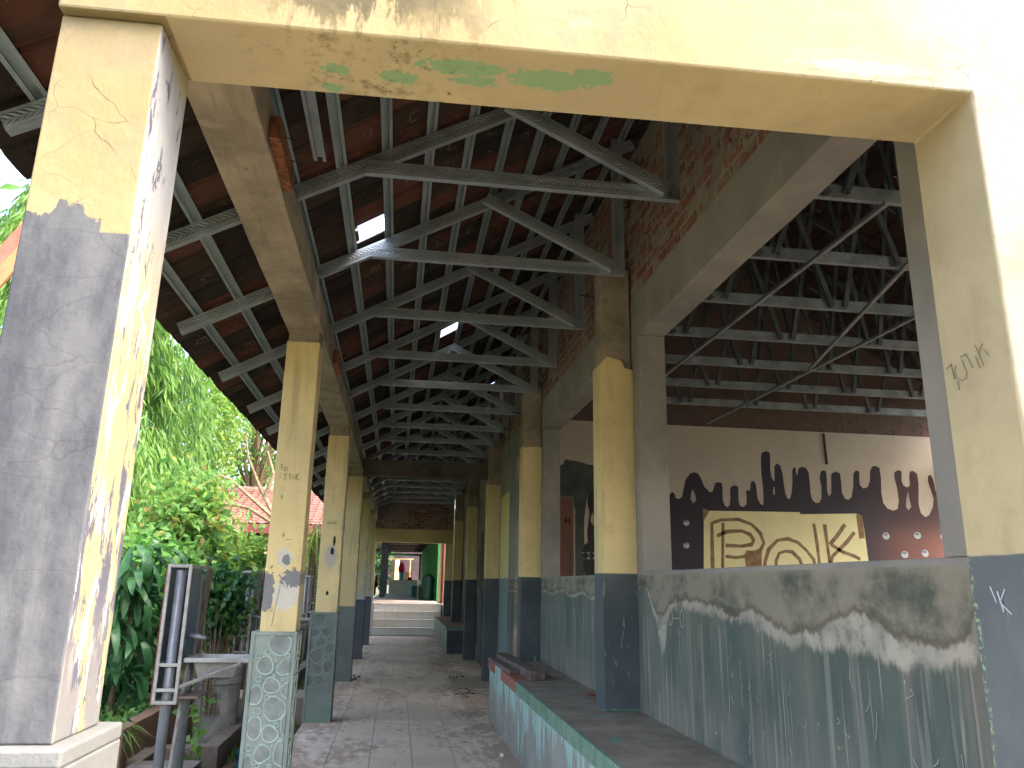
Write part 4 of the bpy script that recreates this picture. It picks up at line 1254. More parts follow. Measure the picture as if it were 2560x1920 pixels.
# ================================================================= BENCHES
def bench(x0, x1, y0, y1, h, label, name='masonry_bench'):
    r_ = thing(name, label, 'bench', (x0, y0, 0))
    me = MB().box(.006, x1 - x0, 0, y1 - y0, -.02, h - .001).mesh('body', 'bench_render')
    rough_mesh(me, .2, .002, int(y0))
    link('body', me, r_, bevel=.006)
    return r_
bn = bench(.93, 1.449, 1.72, 7.86, .53, 'long peeling mint and grey masonry bench beside the near classroom wall')
y = 7.86
def edge_tile(y0, y1, mat):
    MB().box(-.006, .008, y0 - 1.72 + .002, y1 - 1.72 - .002, .445, .531).build('edge_tile', mat, bn, bevel=.002)
for (ya, yb, m_) in ((7.45, 7.86, 'red_clay'), (6.6, 6.95, 'red_clay'), (6.1, 6.6, 'red_clay')):
    edge_tile(ya, yb, m_)
y = 6.1
while y > 1.75:
    edge_tile(y - .30, y, 'green_tile'); y -= .303
b = MB()
b.box(-.004, .10, 6.15 - 1.72, 6.9 - 1.72, .528, .5325)
b.build('worn_brick_edge', 'red_clay', bn)
bf = bench(.955, 1.371, 14.85, 19.79, .46, 'low masonry bench with a green edge at the foot of the far steps')
MB().box(-.006, .008, -.004, 4.9, .40, .461).build('edge_strip', 'green_tile', bf)
MB().box(-.006, .414, -.012, -.003, .40, .461).build('edge_strip', 'green_tile', bf)
MB().box(.014, .416, -.008, -.002, 0, .397).build('end_panel', 'slate_blue', bf)
# timber planks on the bench
for (x, y0, y1, z, w, lab) in ((1.10, 6.15, 7.8, .532, .12, 'thick dark timber plank with a broken end lying on the near bench'),
                               (.99, 6.55, 7.75, .532, .09, 'grey weathered plank lying on the bench beside the thicker dark plank')):
    me = MB().box(-w / 2, w / 2, 0, y1 - y0, 0, .065 if w > .1 else .03).mesh('timber_plank', 'old_timber')
    rough_mesh(me, .12, .006, int(x * 40))
    o = link('timber_plank', me, None, (x, y0, z), .006)
    o.rotation_euler = (0, 0, R(2.0))
    tag(o, lab, 'plank')
# debris
rnd = random.Random(5)
b = MB()
for k in range(70):
    x = rnd.choice([rnd.uniform(.5, .92), rnd.uniform(-.7, .95), rnd.uniform(.7, .92)])
    y = rnd.uniform(5.6, 17) ** 1.0
    s_ = rnd.uniform(.003, .011)
    n0 = len(b.v)
    for q in range(7):
        t_ = q / 6 * 6.28
        b.v.append((x + s_ * 1.4 * math.cos(t_) * rnd.uniform(.6, 1.2), y + s_ * 1.4 * math.sin(t_) * rnd.uniform(.6, 1.2), .001))
    b.v.append((x, y, s_ * rnd.uniform(.4, .9)))
    for q in range(6):
        b.face((n0 + q, n0 + q + 1, n0 + 7))
for (x, y) in ((-.52, 10.9), (-.46, 11.1), (.86, 9.3), (.9, 9.6), (.84, 9.9), (.9, 11.2)):
    for k in range(7):
        dx, dy, s_ = rnd.gauss(0, .07), rnd.gauss(0, .09), rnd.uniform(.006, .026)
        b.tube([(x + dx, y + dy, s_ * .2), (x + dx + rnd.uniform(-.03, .03), y + dy + .04, s_ * .5)], [s_ * .5, s_ * .35], 6)
tag(b.build('debris', 'soil'), kind='stuff')
b = MB().box(-.012, .012, -.02, .02, 0, .02)
o = b.build('broken_tile_chip', 'white_paint', None, (.84, 6.17, .001), .003)
tag(o, 'small white chip on the floor at the foot of the near bench', 'tile chip')
o = MB().box(-.035, .035, -.012, .012, 0, .02).build('clay_chip', 'red_clay', None, (1.33, 5.35, .532), .004)
tag(o, 'small dark clay chip on the bench against the wall by the near column', 'clay chip')

# ================================================================= CLASSROOM
EY = 10.7
ew = thing('classroom_end_wall', 'beige classroom end wall with dark brick above, seen through the window openings', 'wall', (5.2, EY, 0))
def ep(name, x0, x1, y0, y1, z0, z1, mat, par=ew, bev=0):
    return MB().box(x0 - 5.2, x1 - 5.2, y0, y1, z0, z1).build(name, mat, par, bevel=bev)
ep('plaster', 1.56, 2.19 - .4, 0, .14, 0, 3.55, 'class_grey')
ep('plaster', 2.412, 8.6, 0, .14, 0, 3.55, 'class_wall')
ep('plaster', 1.79, 2.412, 0, .14, 2.445, 3.55, 'class_wall')
ep('mortar_bed', 1.56, 8.6, .008, .14, 3.552, 3.9, 'dark_brick')
b = MB().prism([(1.56, 3.9), (8.6, 3.9), (8.5, 4.15), (RXR, 6.0), (1.56, 4.1)], (-5.2, .008, 0), (1, 0, 0), (0, 0, 1), (0, 1, 0), .13)
b.build('gable', 'dark_brick', ew)
bd = MB().box(-.1, .1, -.006, .03, -.025, .025).mesh('brick', 'dark_brick')
n_ = 0
for row in range(11):
    x = 3.75 + (.118 if row % 2 else 0)
    while x < 8.2:
        if n_ < 220 and random.random() > .08:
            link('brick', bd, ew, (x - 5.2, random.uniform(.004, .012), 3.59 + .068 * row)); n_ += 1
        x += .236
def em(u, v, d): return (u - 5.2, -d, v)
mural = thing('dripping_paint_mural', 'black and maroon dripping-paint mural with white drops on the classroom end wall', 'mural', (5.2, EY - .001, 0))
b = MB()
pts = [(p[0], p[1]) for p in MURAL]
pts = [(pts[0][0], 1.0)] + pts + [(8.55, 2.38), (8.55, 1.0)]
# fan-free: split the silhouette into vertical strips so the outline may be concave
polyplate(b, pts, em, .002)
b.build('paint_field', 'mural_black', mural)
b = MB()
for d_ in DROPS: polyplate(b, d_, em, .004)
polyplate(b, DROP2A, em, .006)
polyplate(b, DROP2B, em, .006)
b.build('white_drops', 'mural_pale', mural)
b = MB(); polyplate(b, PANEL, em, .005); b.build('yellow_panel', 'mural_cream', mural)
b = MB()
for s_ in STROKES: ribbon(b, s_, .052, lambda u, v, d: (u - 5.2, -.005 - d, v), .0015)
polyplate(b, LEG, lambda u, v, d: (u - 5.2, -.005 - d, v), .002)
polyplate(b, TAPE1, lambda u, v, d: (u - 5.2, -.005 - d, v), .003)
polyplate(b, TAPE2, lambda u, v, d: (u - 5.2, -.005 - d, v), .003)
b.build('brown_lettering', 'mural_brown', mural)
for i, (u, v) in enumerate(STUDS):
    b = MB()
    r_ = .058 if i >= 2 else .045
    c_ = [(u + r_ * math.cos(k * .524), v + r_ * .9 * math.sin(k * .524)) for k in range(12)]
    polyplate(b, c_, lambda u, v, d: (u - 5.2, -.002 - d, v), .002, 'mural_grey')
    c_ = [(u - .008 + r_ * .6 * math.cos(k * .524), v + .022 + r_ * .35 * math.sin(k * .524)) for k in range(12)]
    polyplate(b, c_, lambda u, v, d: (u - 5.2, -.004 - d, v), .0015, 'stud_shade')
    b.build('painted_stud', None, mural)
MB().tube([(PIPE[0][0] - 5.2, -.02, PIPE[0][1]), (PIPE[1][0] - 5.2, -.02, PIPE[1][1])], .016, 8).build('conduit', 'class_grey', ew)
m2 = thing('dark_wall_painting', 'dark patch with a white drop and row of circles beside the inner door', 'mural', (2.6, EY - .001, 0))
def em2(u, v, d): return (u - 2.6, -d, v)
b = MB(); polyplate(b, DARK2, em2, .002, 'class_grey'); polyplate(b, [(2.43, 1.0), (2.43, 2.45), (2.56, 2.45), (2.56, 1.0)], em2, .003, 'class_grey'); b.build('grey_patch', None, m2)
b = MB(); polyplate(b, [(p[0], max(1.0, p[1] - .35) if p[1] < 1.45 else p[1]) for p in DARKM], em2, .004); b.build('paint_field', 'mural_black', m2)
b = MB(); polyplate(b, DROP2A, em2, .007); polyplate(b, DROP2B, em2, .007); b.build('white_drop', 'mural_pale', m2)
b = MB(); polyplate(b, BAND2, em2, .006, 'mural_grey')
for (u, v) in BAND2C:
    polyplate(b, [(u + .042 * math.cos(k * .524), v + .045 * math.sin(k * .524)) for k in range(12)], lambda u, v, d: (u - 2.6, -.006 - d, v), .002, 'mural_black')
b.build('circle_band', None, m2)
# room beyond the inner door
pk = thing('pink_partition', 'pink wall with a small red letter, seen through the inner doorway', 'wall', (2.9, 13.0, 0))
MB().box(-1.3, 3.5, 0, .12, 0, 4.6).build('plaster', 'pink_wall', pk)
b = MB()
for s_ in ([HL[0], HL[1]], [HL[2], HL[3]], [HL[4], HL[5]]):
    ribbon(b, s_, .022, lambda u, v, d: (u - 2.9, -d, v), .002)
b.build('painted_letter', 'red_paint', pk)
o = MB().box(-.05, .05, -.1, .1, 0, .14).build('small_box', 'mural_brown', None, (2.80, 12.6, 1.33), .005)
shelf = thing('low_cupboard', 'low dark cupboard top just showing inside the inner doorway', 'cupboard', (2.85, 12.6, 0))
MB().box(-.5, .5, -.2, .2, 0, 1.22).build('carcass', 'old_timber', shelf, bevel=.01)
MB().box(-.52, .52, -.22, .22, 1.22, 1.25).build('top', 'mural_brown', shelf, bevel=.004)
o.location = (2.80, 12.6, 1.251)
tag(o, 'small brown and yellow box standing on the low cupboard', 'box')
# remaining room shell
cw = thing('classroom_back_wall', 'far side wall of the classrooms with tall openings', 'wall', (8.6, 1.7, 0))
b = MB()
for (y0, y1) in ((-.2, .5), (2.7, 3.1), (5.3, 5.7), (7.9, 8.3), (10.6, 12), (14.5, 18.1)):
    b.box(0, .15, y0, y1, -.35, 3.9)
b.build('pier', 'class_wall', cw)
MB().box(.001, .149, -.2, 18.1, -.35, 1.0).build('sill_wall', 'class_wall', cw)
MB().box(.001, .149, -.2, 18.1, 2.9, 3.9).build('head_wall', 'class_wall', cw)
tag(MB().box(1.63, 8.6, 1.7, 19.8, -.36, 0).build('classroom_floor', 'old_concrete'), kind='structure')

# classroom trusses
def make_room_truss():
    r_ = thing('classroom_truss', 'x', 'roof truss', (0, 0, 3.6), 'steel trusses inside the classroom')
    H_ = .09
    channel(MB(), (1.64, 0), (8.55, 0), H_, 0, .04).build('bottom_chord', 'dull_steel', r_)
    zt_ = lambda x: (SL * x + 3.256 - 3.6) if x < RXR else (SL * (2 * RXR - x) + 3.256 - 3.6)
    b = MB(); channel(b, (1.64, zt_(1.64)), (RXR, zt_(RXR)), .08, 0, .04); b.build('top_chord', 'web_steel', r_)
    b = MB(); channel(b, (RXR, zt_(RXR)), (9.4, zt_(9.4)), .08, 0, .04); b.build('top_chord', 'web_steel', r_)
    xs = [2.0, 3.2, 4.2, 5.05, 5.9, 6.9, 8.1]
    for k in range(len(xs) - 1):
        for (a_, c_) in ((xs[k], (xs[k] + xs[k + 1]) / 2 - .06), (xs[k + 1], (xs[k] + xs[k + 1]) / 2 + .06)):
            p0, p1 = (c_, .02), (a_, zt_(a_) + .02)
            channel(MB(), p0, p1, .042, -.036, .03).build('web_member', 'web_steel', r_)
    return r_
rt_ = make_room_truss()
ord_ = ['first', 'second', 'third', 'fourth', 'fifth', 'sixth', 'seventh']
for i in range(7):
    o = rt_ if i == 0 else copy_tree(rt_)
    o.location.y = 4.03 + .925 * i
    o['label'] = ['classroom truss highest in the big opening, nearest the arch', 'second truss down from the top of the big classroom opening', 'third truss down from the top of the big classroom opening',
                  'fourth truss down in the classroom opening, above the far jamb corner', 'fifth truss down in the classroom opening', 'lowest full truss line above the brick band in the classroom',
                  'truss nearest the classroom end wall, close over the brick band'][i]
for i, (p0, p1, lab) in enumerate((((2.905, 4.0), (2.905, 10.6), 'long steel brace running lengthwise under the classroom trusses, left one'),
                                   ((4.40, 4.0), (4.40, 10.6), 'long steel brace running lengthwise under the classroom trusses, right one'),
                                   ((3.45, 4.2), (4.36, 7.6), 'slanting steel brace crossing between two lengthwise braces under the classroom trusses'))):
    d = Vector((p1[0] - p0[0], p1[1] - p0[1], 0)); L = d.length; d.normalize()
    n = Vector((d.y, -d.x, 0))
    b = MB().prism([(-.016, 0), (.016, 0), (.016, .003), (-.013, .003), (-.013, .025), (-.016, .025)], (0, 0, 0), n, (0, 0, 1), d, L)
    tag(b.build('truss_brace', 'dull_steel', None, (p0[0], p0[1], 3.565)), lab, 'brace', 'steel braces under the classroom trusses')

# ================================================================= UPPER CORRIDOR BEYOND THE DOORWAY
o = MB().box(-.75, 1.2, 21.1, 41.0, -.36, .712).build('upper_floor', 'terrace'); tag(o, kind='structure')
o = MB().box(1.2, 9, 19.95, 60, -.36, .70).build('upper_ground', 'terrace'); tag(o, kind='structure')
gw = thing('green_wall', 'bright green painted wall along the farther corridor beyond the doorway', 'wall', (1.24, 24.6, .72))
b = MB().box(0, .15, 0, 16.5, -.3, 2.5)
b.build('wall_face', 'green_wall', gw)
for k in range(9):
    MB().box(-.012, -.001, 1.2 + 1.7 * k, 1.24 + 1.7 * k, 0, 2.3).build('cover_strip', 'green_tile', gw)
cc_ = thing('end_column', 'cream column with a maroon downpipe just beyond the far doorway', 'column', (1.25, 22.0, .72))
MB().box(-.11, .13, 0, .22, -.02, 2.2).build('shaft', 'cream_paint', cc_, bevel=.004)
MB().tube([(-.0, -.04, 0), (-.0, -.04, 2.2)], .035, 10).build('downpipe', 'maroon', cc_)
ur = thing('far_roof', 'dark timber roof over the farther corridor beyond the doorway', 'roof', (0, 21, 2.9))
b = MB().prism([(-1.3, -.25), (1.6, .75), (1.6, .78), (-1.3, -.22)], (0, 0, 0), (1, 0, 0), (0, 0, 1), (0, 1, 0), 21)
b.build('roof_boards', 'dark_timber', ur)
for k in range(14):
    MB().box(-.45, 1.23, .6 + 1.5 * k, .68 + 1.5 * k, -.12, 0).build('tie_beam', 'dark_timber' if k % 2 else 'old_timber', ur)
    d = MB().prism([(0, 0), (.06, 0), (.06, .1), (0, .1)], (-1.25, .6 + 1.5 * k, -.32), (0, 1, 0), (-.33, 0, .94), (.94, 0, .33), .95)
    d.build('rafter_end', 'white_paint', ur)
MB().box(-.48, -.36, 0, 21, -.16, -.001).build('wall_plate', 'dark_timber', ur)
for k, y in enumerate((29.5, 35.0, 40.6)):
    o = MB().box(-.10, .10, 0, .2, 0, 2.05).build('grey_post', 'slate_blue', None, (-.50 - .03 * k, y, .712), .005)
    tag(o, ['grey post nearest on the garden side of the farther corridor', 'middle grey post on the garden side of the farther corridor', 'last grey post beside the white tiled platform'][k], 'post', 'grey posts of the farther corridor')
pf = thing('tiled_platform', 'white tiled platform closing the end of the farther corridor', 'platform', (.31, 41, .712))
MB().box(-.68, .72, .012, 3.5, -.3, .655).build('core', 'old_concrete', pf)
for r__ in range(4):
    for c__ in range(5):
        MB().box(-.68 + .28 * c__ + .003, -.40 + .28 * c__ - .003, 0, .012, .165 * r__ + .003, .165 * r__ + .162).build('tile', 'white_tile', pf)
MB().box(-.70, .74, -.02, 3.5, .657, .672).build('top_edge', 'terrace', pf)
ewl = thing('dark_end_wall', 'dark maroon wall and green doorway trim at the very end of the farther corridor', 'wall', (.3, 44.5, 1.38))
MB().box(-1.2, 1.2, 0, .1, 0, 1.7).build('panel', 'dark_wall', ewl)
MB().box(-.42, -.18, -.03, -.001, 0, 1.1).build('door_post', 'cream_paint', ewl)
MB().box(-.9, 1.0, -3.4, -3.3, 1.22, 1.32).build('green_beam', 'green_wall', ewl)
MB().box(.82, .92, -3.4, -3.3, 0, 1.22).build('green_jamb', 'green_wall', ewl)
MB().box(-.85, .55, -2.2, -2.14, 1.05, 1.12).build('cream_rail', 'cream_paint', ewl)
MB().box(.36, .42, -2.2, -2.14, 0, 1.05).build('cream_rail', 'cream_paint', ewl)
bk = thing('teal_bucket', 'teal bucket standing on the white tiled platform', 'bucket', (.27, 41.3, 1.385))
MB().lathe([(.10, 0), (.135, .34), (.15, .345), (.148, .37), (.125, .37), (.09, .02)], (0, 0, 0), 18).build('body', 'teal_plastic', bk, smooth=False)
b = MB()
n0 = 0
rnd = random.Random(11)
prof = []
b.lathe([(.14, 0), (.15, .08), (.17, .22), (.13, .38), (.08, .50), (.03, .56)], (0, 0, 0), 14)
b.v = [(x * (1 + rnd.uniform(-.15, .15)), y * (1 + rnd.uniform(-.15, .15)), z + rnd.uniform(-.01, .01)) for x, y, z in b.v]
o = b.build('red_cloth', 'red_cloth', None, (.25, 41.35, 1.74))
tag(o, 'red cloth heaped in the teal bucket at the end of the corridor', 'cloth')
for k, (x, lab) in enumerate(((.66, 'orange-handled broom leaning on the green jamb, left one'), (.74, 'orange-handled broom leaning on the green jamb, right one'))):
    br = thing('broom', lab, 'broom', (x, 41.2, 1.385), 'brooms by the green jamb')
    MB().tube([(-.02, 0, .10), (.16, .1, .95)], .011, 8).build('handle', 'orange_plastic', br)
    MB().prism([(-.09, 0), (.09, 0), (.05, .14), (-.05, .14)], (-.03, -.02, 0), (1, 0, 0), (0, 0, 1), (0, 1, 0), .05).build('bristles', 'red_cloth', br)
o = MB().box(-.14, .14, -.1, .1, 0, .42).build('brown_crate', 'orange_timber', None, (.52, 41.6, 1.385), .01)
tag(o, 'brown crate standing right of the teal bucket', 'crate')
bn_ = thing('green_bin', 'large dark green domed bin on the upper floor against the green wall', 'bin', (.99, 25.2, .712))
MB().lathe([(.16, 0), (.17, .02), (.195, .56), (.205, .57), (.205, .60), (.19, .60)], (0, 0, 0), 24).build('body', 'green_plastic', bn_)
MB().lathe([(.208, .60), (.208, .63), (.19, .70), (.14, .775), (.07, .805), (.02, .81)], (0, 0, 0), 24).build('lid', 'green_plastic', bn_, smooth=True)
MB().box(-.07, .07, -.192, -.150, .65, .73).build('flap', 'black_paint', bn_, bevel=.01)
for k in range(2):
    a_ = thing('wall_seat', ['low grey seat block with white top beside the green bin', 'low teal seat block with white top, farther along the green wall'][k], 'seat', (.84, [26.6, 30.6][k], .712), 'seat blocks along the green wall')
    MB().box(-.09 if k == 0 else -.24, .39, 0, 2.4, 0, .42).build('body', ['drum_concrete', 'teal_plastic'][k], a_, bevel=.01)
    MB().box(-.10 if k == 0 else -.25, .385, -.01, 2.4, .42, .47).build('top', 'white_paint', a_, bevel=.01)
mc = thing('parked_motorbike', 'motorbike parked beside the corridor past the grey posts', 'motorbike', (-.95, 36, .72))
for y in (-.6, .6):
    b = MB()
    pts = [(0, y + .28 * math.cos(t_ * .524), .28 + .28 * math.sin(t_ * .524)) for t_ in range(13)]
    b.tube(pts, .05, 6, cap=False).build('tyre', 'black_paint', mc)
MB().tube([(0, -.6, .28), (0, -.42, .75), (0, -.36, .98)], .035, 6).build('fork', 'grey_pipe', mc)
MB().tube([(0, -.4, .7), (0, -.1, .42), (0, .3, .5), (0, .75, .74)], [.09, .16, .13, .07], 8).build('body', 'red_cloth', mc, smooth=True)
MB().tube([(0, -.05, .72), (0, .3, .76), (0, .7, .82)], [.07, .10, .07], 8).build('seat', 'black_paint', mc, smooth=True)
MB().tube([(-.3, -.3, 1.0), (0, -.38, .96), (.3, -.3, 1.0)], .016, 6).build('handlebar', 'grey_pipe', mc)
MB().tube([(0, -.42, .86), (0, -.5, .86)], .07, 10).build('headlamp', 'white_paint', mc)

# ================================================================= WASH STATIONS
def station(x, y, label, proto=None):
    if proto:
        o = copy_tree(proto); o.location = (x, y, -.35); o['label'] = label
        return o
    s = thing('wash_station', label, 'wash stand', (x, y, -.35), 'steel wash stations in the garden')
    zb, zt_ = .766, 1.68
    b = MB()
    for (px, py) in ((0, 0), (.14, 0), (.0, .56), (.14, .56)):
        b.box(px - .011, px + .011, py, py + .022, zb, zt_)
    for z in (zb, .845, 1.005, zt_ - .022):
        b.box(.0115, .1285, 0, .02, z, z + .022); b.box(.0115, .1285, .562, .58, z, z + .022)
        if z != .845:
            b.box(.13, .15, .0225, .559, z, z + .022); b.box(-.01, .01, .0225, .559, z, z + .022)
    b.build('frame', 'steel_angle', s, bevel=.002)
    MB().tube([(.067, .07, 0), (.067, .07, zt_ - .04)], .034, 16).build('pipe', 'grey_pipe', s, smooth=True)
    MB().tube([(.125, .35, 0), (.125, .35, zt_ - .06)], .034, 16).build('pipe', 'grey_pipe', s, smooth=True)
    MB().tube([(.10, .18, 0), (.148, .20, zb + .3)], .014, 10).build('strut', 'steel_angle', s)
    MB().box(.145, .152, .035, .30, 1.03, 1.655).build('side_sheet', 'blue_sheet', s)
    MB().prism([(.36, .98), (.42, .98), (.60, 1.655), (.44, 1.655)], (.152, 0, 0), (0, 1, 0), (0, 0, 1), (1, 0, 0), .012).build('side_board', 'brown_board', s)
    MB().box(-.018, -.0115, .008, .58, zb, zt_).build('back_board', 'blue_sheet', s)
    MB().box(-.019, -.0115, .0, .0075, zb, zt_).build('red_edging', 'red_edge', s)
    MB().tube([(.15, .15, 1.19), (.17, .12, 1.20), (.275, .10, 1.185)], [.017, .018, .016], 10).build('tap', 'grey_pipe', s, smooth=True)
    b = MB()
    x0_, x1_, y0_, y1_ = .16, .60, .02, .36
    z = 1.03
    b.box(x0_, x1_, y0_, y0_ + .04, z, z + .03); b.box(x0_, x1_, y1_ - .04, y1_, z, z + .03)
    b.box(x0_, x0_ + .05, y0_ + .041, y1_ - .041, z, z + .03); b.box(x1_ - .07, x1_, y0_ + .041, y1_ - .041, z, z + .03)
    b.build('basin_rim', 'steel_angle', s, bevel=.004)
    b = MB()
    n0 = len(b.v)
    P = [(x0_ + .05, y0_ + .041), (x1_ - .07, y0_ + .041), (x1_ - .07, y1_ - .041), (x0_ + .05, y1_ - .041)]
    Q = [(x0_ + .09, y0_ + .08), (x1_ - .12, y0_ + .08), (x1_ - .12, y1_ - .08), (x0_ + .09, y1_ - .08)]
    for p in P: b.v.append((p[0], p[1], z + .028))
    for q in Q: b.v.append((q[0], q[1], z - .10))
    for k in range(4):
        j = (k + 1) % 4
        b.face((k, j, 4 + j, 4 + k)); 
    b.face((4, 5, 6, 7))
    sb = link('basin', b.mesh('basin', 'steel_angle'), s)
    md = sb.modifiers.new('thick', 'SOLIDIFY'); md.thickness = .004
    MB().tube([(.152, .012, .875), (.54, .012, 1.025)], .012, 4).build('brace', 'steel_angle', s)
    MB().box(.152, .28, .02, .34, .80, .815).build('shelf', 'brown_board', s)
    return s
s1 = station(-1.565, 5.8, 'nearest steel wash station with grey pipes and a basin, left of the first yellow column')
station(-1.645, 8.8, 'wash station half hidden by leaves, second from the arch', s1)
station(-1.68, 11.8, 'wash station hidden behind the first yellow column, third from the arch', s1)
station(-1.70, 14.8, 'farthest wash station, in the gap between the first two yellow columns', s1)
drum = thing('concrete_drum', 'grey concrete drum with faded black letters standing behind the nearest wash station', 'drum', (-1.70, 8.55, -.35))
MB().lathe([(.20, 0), (.20, .58), (.215, .59), (.215, .63), (.17, .635), (.16, .5)], (0, 0, 0), 28).build('shell', 'drum_concrete', drum)
b = MB()
def dm(u, v, d):
    a_ = u / .2
    return ((.2 + d) * math.sin(a_), -(.2 + d) * math.cos(a_), v)
for s_ in ([(-.05, .50), (-.035, .45), (-.02, .50)], [(-.005, .50), (-.005, .455)], [(.01, .455), (.012, .50), (.03, .495), (.028, .475), (.012, .475), (.032, .455)], [(.065, .50), (.047, .49), (.047, .46), (.068, .455)], [(-.02, .42), (.01, .41)], [(-.03, .385), (.015, .37)]):
    ribbon(b, s_, .007, dm)
b.build('painted_letters', 'black_paint', drum)

# ================================================================= KERBS, PLANTER
def slab(name, boxes, mat, label, cat, o=(0, 0, 0), seed=0, amp=.006):
    b = MB()
    for bx in boxes: b.box(*bx)
    me = b.mesh(name, mat); rough_mesh(me, .15, amp, seed)
    ob = link(name, me, None, bevel=.006)
    return tag(ob, label, cat)
slab('drain_kerb', [(-1.57, -1.43, 7.45, 19, -.36, -.15)], 'old_concrete', 'long concrete kerb running beside the garden drain', 'kerb', seed=60)
slab('drain_kerb', [(-1.98, -1.574, 7.45, 7.6, -.36, -.152)], 'old_concrete', 'short concrete cross wall closing the drain pit by the wash station', 'kerb', seed=61)
slab('pit_rim', [(-1.95, -1.45, 6.3, 6.95, -.36, -.155)], 'old_concrete', 'flat concrete slab in front of the drain pit at the foot of the wash station', 'slab', seed=62)
slab('pit_rim', [(-2.02, -1.90, 6.955, 7.446, -.36, -.15)], 'old_concrete', 'narrow concrete rim along the planter side of the drain pit', 'slab', seed=63)
slab('garden_step', [(-2.1, -.77, 9.7, 10.4, -.36, -.06)], 'terrace', 'pale concrete crossing slab from the corridor to the garden, past the first column', 'slab', seed=64)
slab('garden_terrace', [(-4.5, -1.6, 16.5, 40, -.36, -.1)], 'terrace', 'pale paved terrace beyond the garden by the farther wash stations', 'terrace', seed=65)
pl = thing('planter', 'brown rendered planter wall full of soil left of the nearest wash station', 'planter', (-2.1, 6.8, -.35))
me = MB().box(-.04, .08, 0, 12, 0, .45).mesh('wall_side', 'planter_render'); rough_mesh(me, .2, .008, 66); link('wall_side', me, pl, bevel=.008)
me = MB().box(-4, -.043, 0, .13, 0, .445).mesh('wall_end', 'planter_render'); rough_mesh(me, .2, .008, 67); link('wall_end', me, pl, bevel=.008)
me = MB().box(-4, -.043, .133, 12, 0, .37).mesh('soil_bed', 'soil'); rough_mesh(me, .25, .03, 68, (0, 0, 1)); link('soil_bed', me, pl)
# tarpaulin lump between the columns
b = MB().lathe([(.02, .26), (.12, .25), (.2, .18), (.25, .08), (.27, 0)][::-1], (0, 0, 0), 18)
rnd = random.Random(3)
b.v = [(x * (1 + rnd.uniform(-.18, .18)), y * (1.6 + rnd.uniform(-.2, .2)), z * (1 + rnd.uniform(-.25, .2))) for x, y, z in b.v]
o = b.build('crumpled_tarpaulin', 'tarp', None, (-1.05, 7.75, -.35))
tag(o, 'crumpled dark teal tarpaulin in the drain behind the first two columns', 'tarpaulin')

# ================================================================= LEAVES
def leaves(name, P, D, Ln, Wd, mats, parent=None, fold=.25, droop=.0, seed=1, shape=3):
    """one mesh of many small folded leaves: P base points, D directions (numpy n x 3)"""
    rg = np.random.default_rng(seed)
    n = len(P)
    D = D / np.linalg.norm(D, axis=1, keepdims=True)
    ref = rg.normal(size=(n, 3)); ref[:, 2] += .4
    Sd = np.cross(D, ref); Sd /= np.linalg.norm(Sd, axis=1, keepdims=True) + 1e-9
    N = np.cross(Sd, D)
    L = (Ln * rg.uniform(.65, 1.2, n))[:, None]
    Wf = (Wd * rg.uniform(.75, 1.2, n))[:, None]
    dr = np.array([0, 0, -1.0])
    v = np.stack([P,
                  P + D * L * .42 + Sd * Wf * .5 + N * Wf * fold + dr * L * droop * .3,
                  P + D * L * .46 + dr * L * droop * .3,
                  P + D * L * .42 - Sd * Wf * .5 + N * Wf * fold + dr * L * droop * .3,
                  P + D * L + dr * L * droop], 1).reshape(-1, 3)
    idx = np.arange(n)[:, None] * 5
    tr = np.array([[0, 1, 2], [0, 2, 3], [1, 4, 2], [2, 4, 3]])
    f = (idx[:, None, :] + tr[None]).reshape(-1, 3)
    me = bpy.data.meshes.new(name)
    me.vertices.add(len(v)); me.vertices.foreach_set('co', v.astype(np.float32).ravel())
    me.loops.add(len(f) * 3); me.loops.foreach_set('vertex_index', f.astype(np.int32).ravel())
    me.polygons.add(len(f))
    me.polygons.foreach_set('loop_start', np.arange(0, len(f) * 3, 3, dtype=np.int32))
    for m in mats: me.materials.append(MT[m])
    mi = np.repeat(rg.integers(0, len(mats), n), 4).astype(np.int32)
    me.polygons.foreach_set('material_index', mi)
    me.update(); me.validate()
    return link(name, me, parent)
def clump_cloud(rg, n_cl, per, cen, rad, spread, shell=.55):
    """leaf positions in clumps through an ellipsoid, mostly near its surface"""
    d = rg.normal(size=(n_cl, 3)); d /= np.linalg.norm(d, axis=1, keepdims=True)
    r = rg.uniform(shell, 1.0, n_cl)[:, None]
    c = np.array(cen) + d * r * np.array(rad)
    P = np.repeat(c, per, 0) + rg.normal(size=(n_cl * per, 3)) * spread
    D = np.repeat(d, per, 0) * .6 + rg.normal(size=(n_cl * per, 3)) * .8
    return P, D

# --- weeping tree
wt_ = thing('weeping_tree', 'tall bright green tree with long drooping leaves beyond the planter', 'tree', (-5.3, 12.8, -.1))
MB().tube([(0, 0, -.3), (.05, .1, 2.5), (-.05, 0, 5.5), (0, 0, 8.5)], [.16, .13, .09, .03], 10).build('trunk', 'bark', wt_)
rg = np.random.default_rng(21)
na = 3000
h = rg.uniform(.2, 9.8, na) ** 1.0
th = rg.uniform(0, 2 * np.pi, na)
rad = np.clip((9.9 - h) * .42, .15, 3.3) * (.72 + .28 * np.sin(th * 3 + h * 1.3)) * rg.uniform(.55, 1.05, na)
anc = np.stack([rad * np.cos(th), rad * np.sin(th), h], 1)
per = 30
t_ = rg.uniform(0, 1, (na, per))
lenS = rg.uniform(.4, 1.0, na)[:, None]
P = anc[:, None, :] + np.stack([np.cos(th)[:, None] * t_ * .12, np.sin(th)[:, None] * t_ * .12, -t_ * lenS], 2) + rg.normal(size=(na, per, 3)) * .05
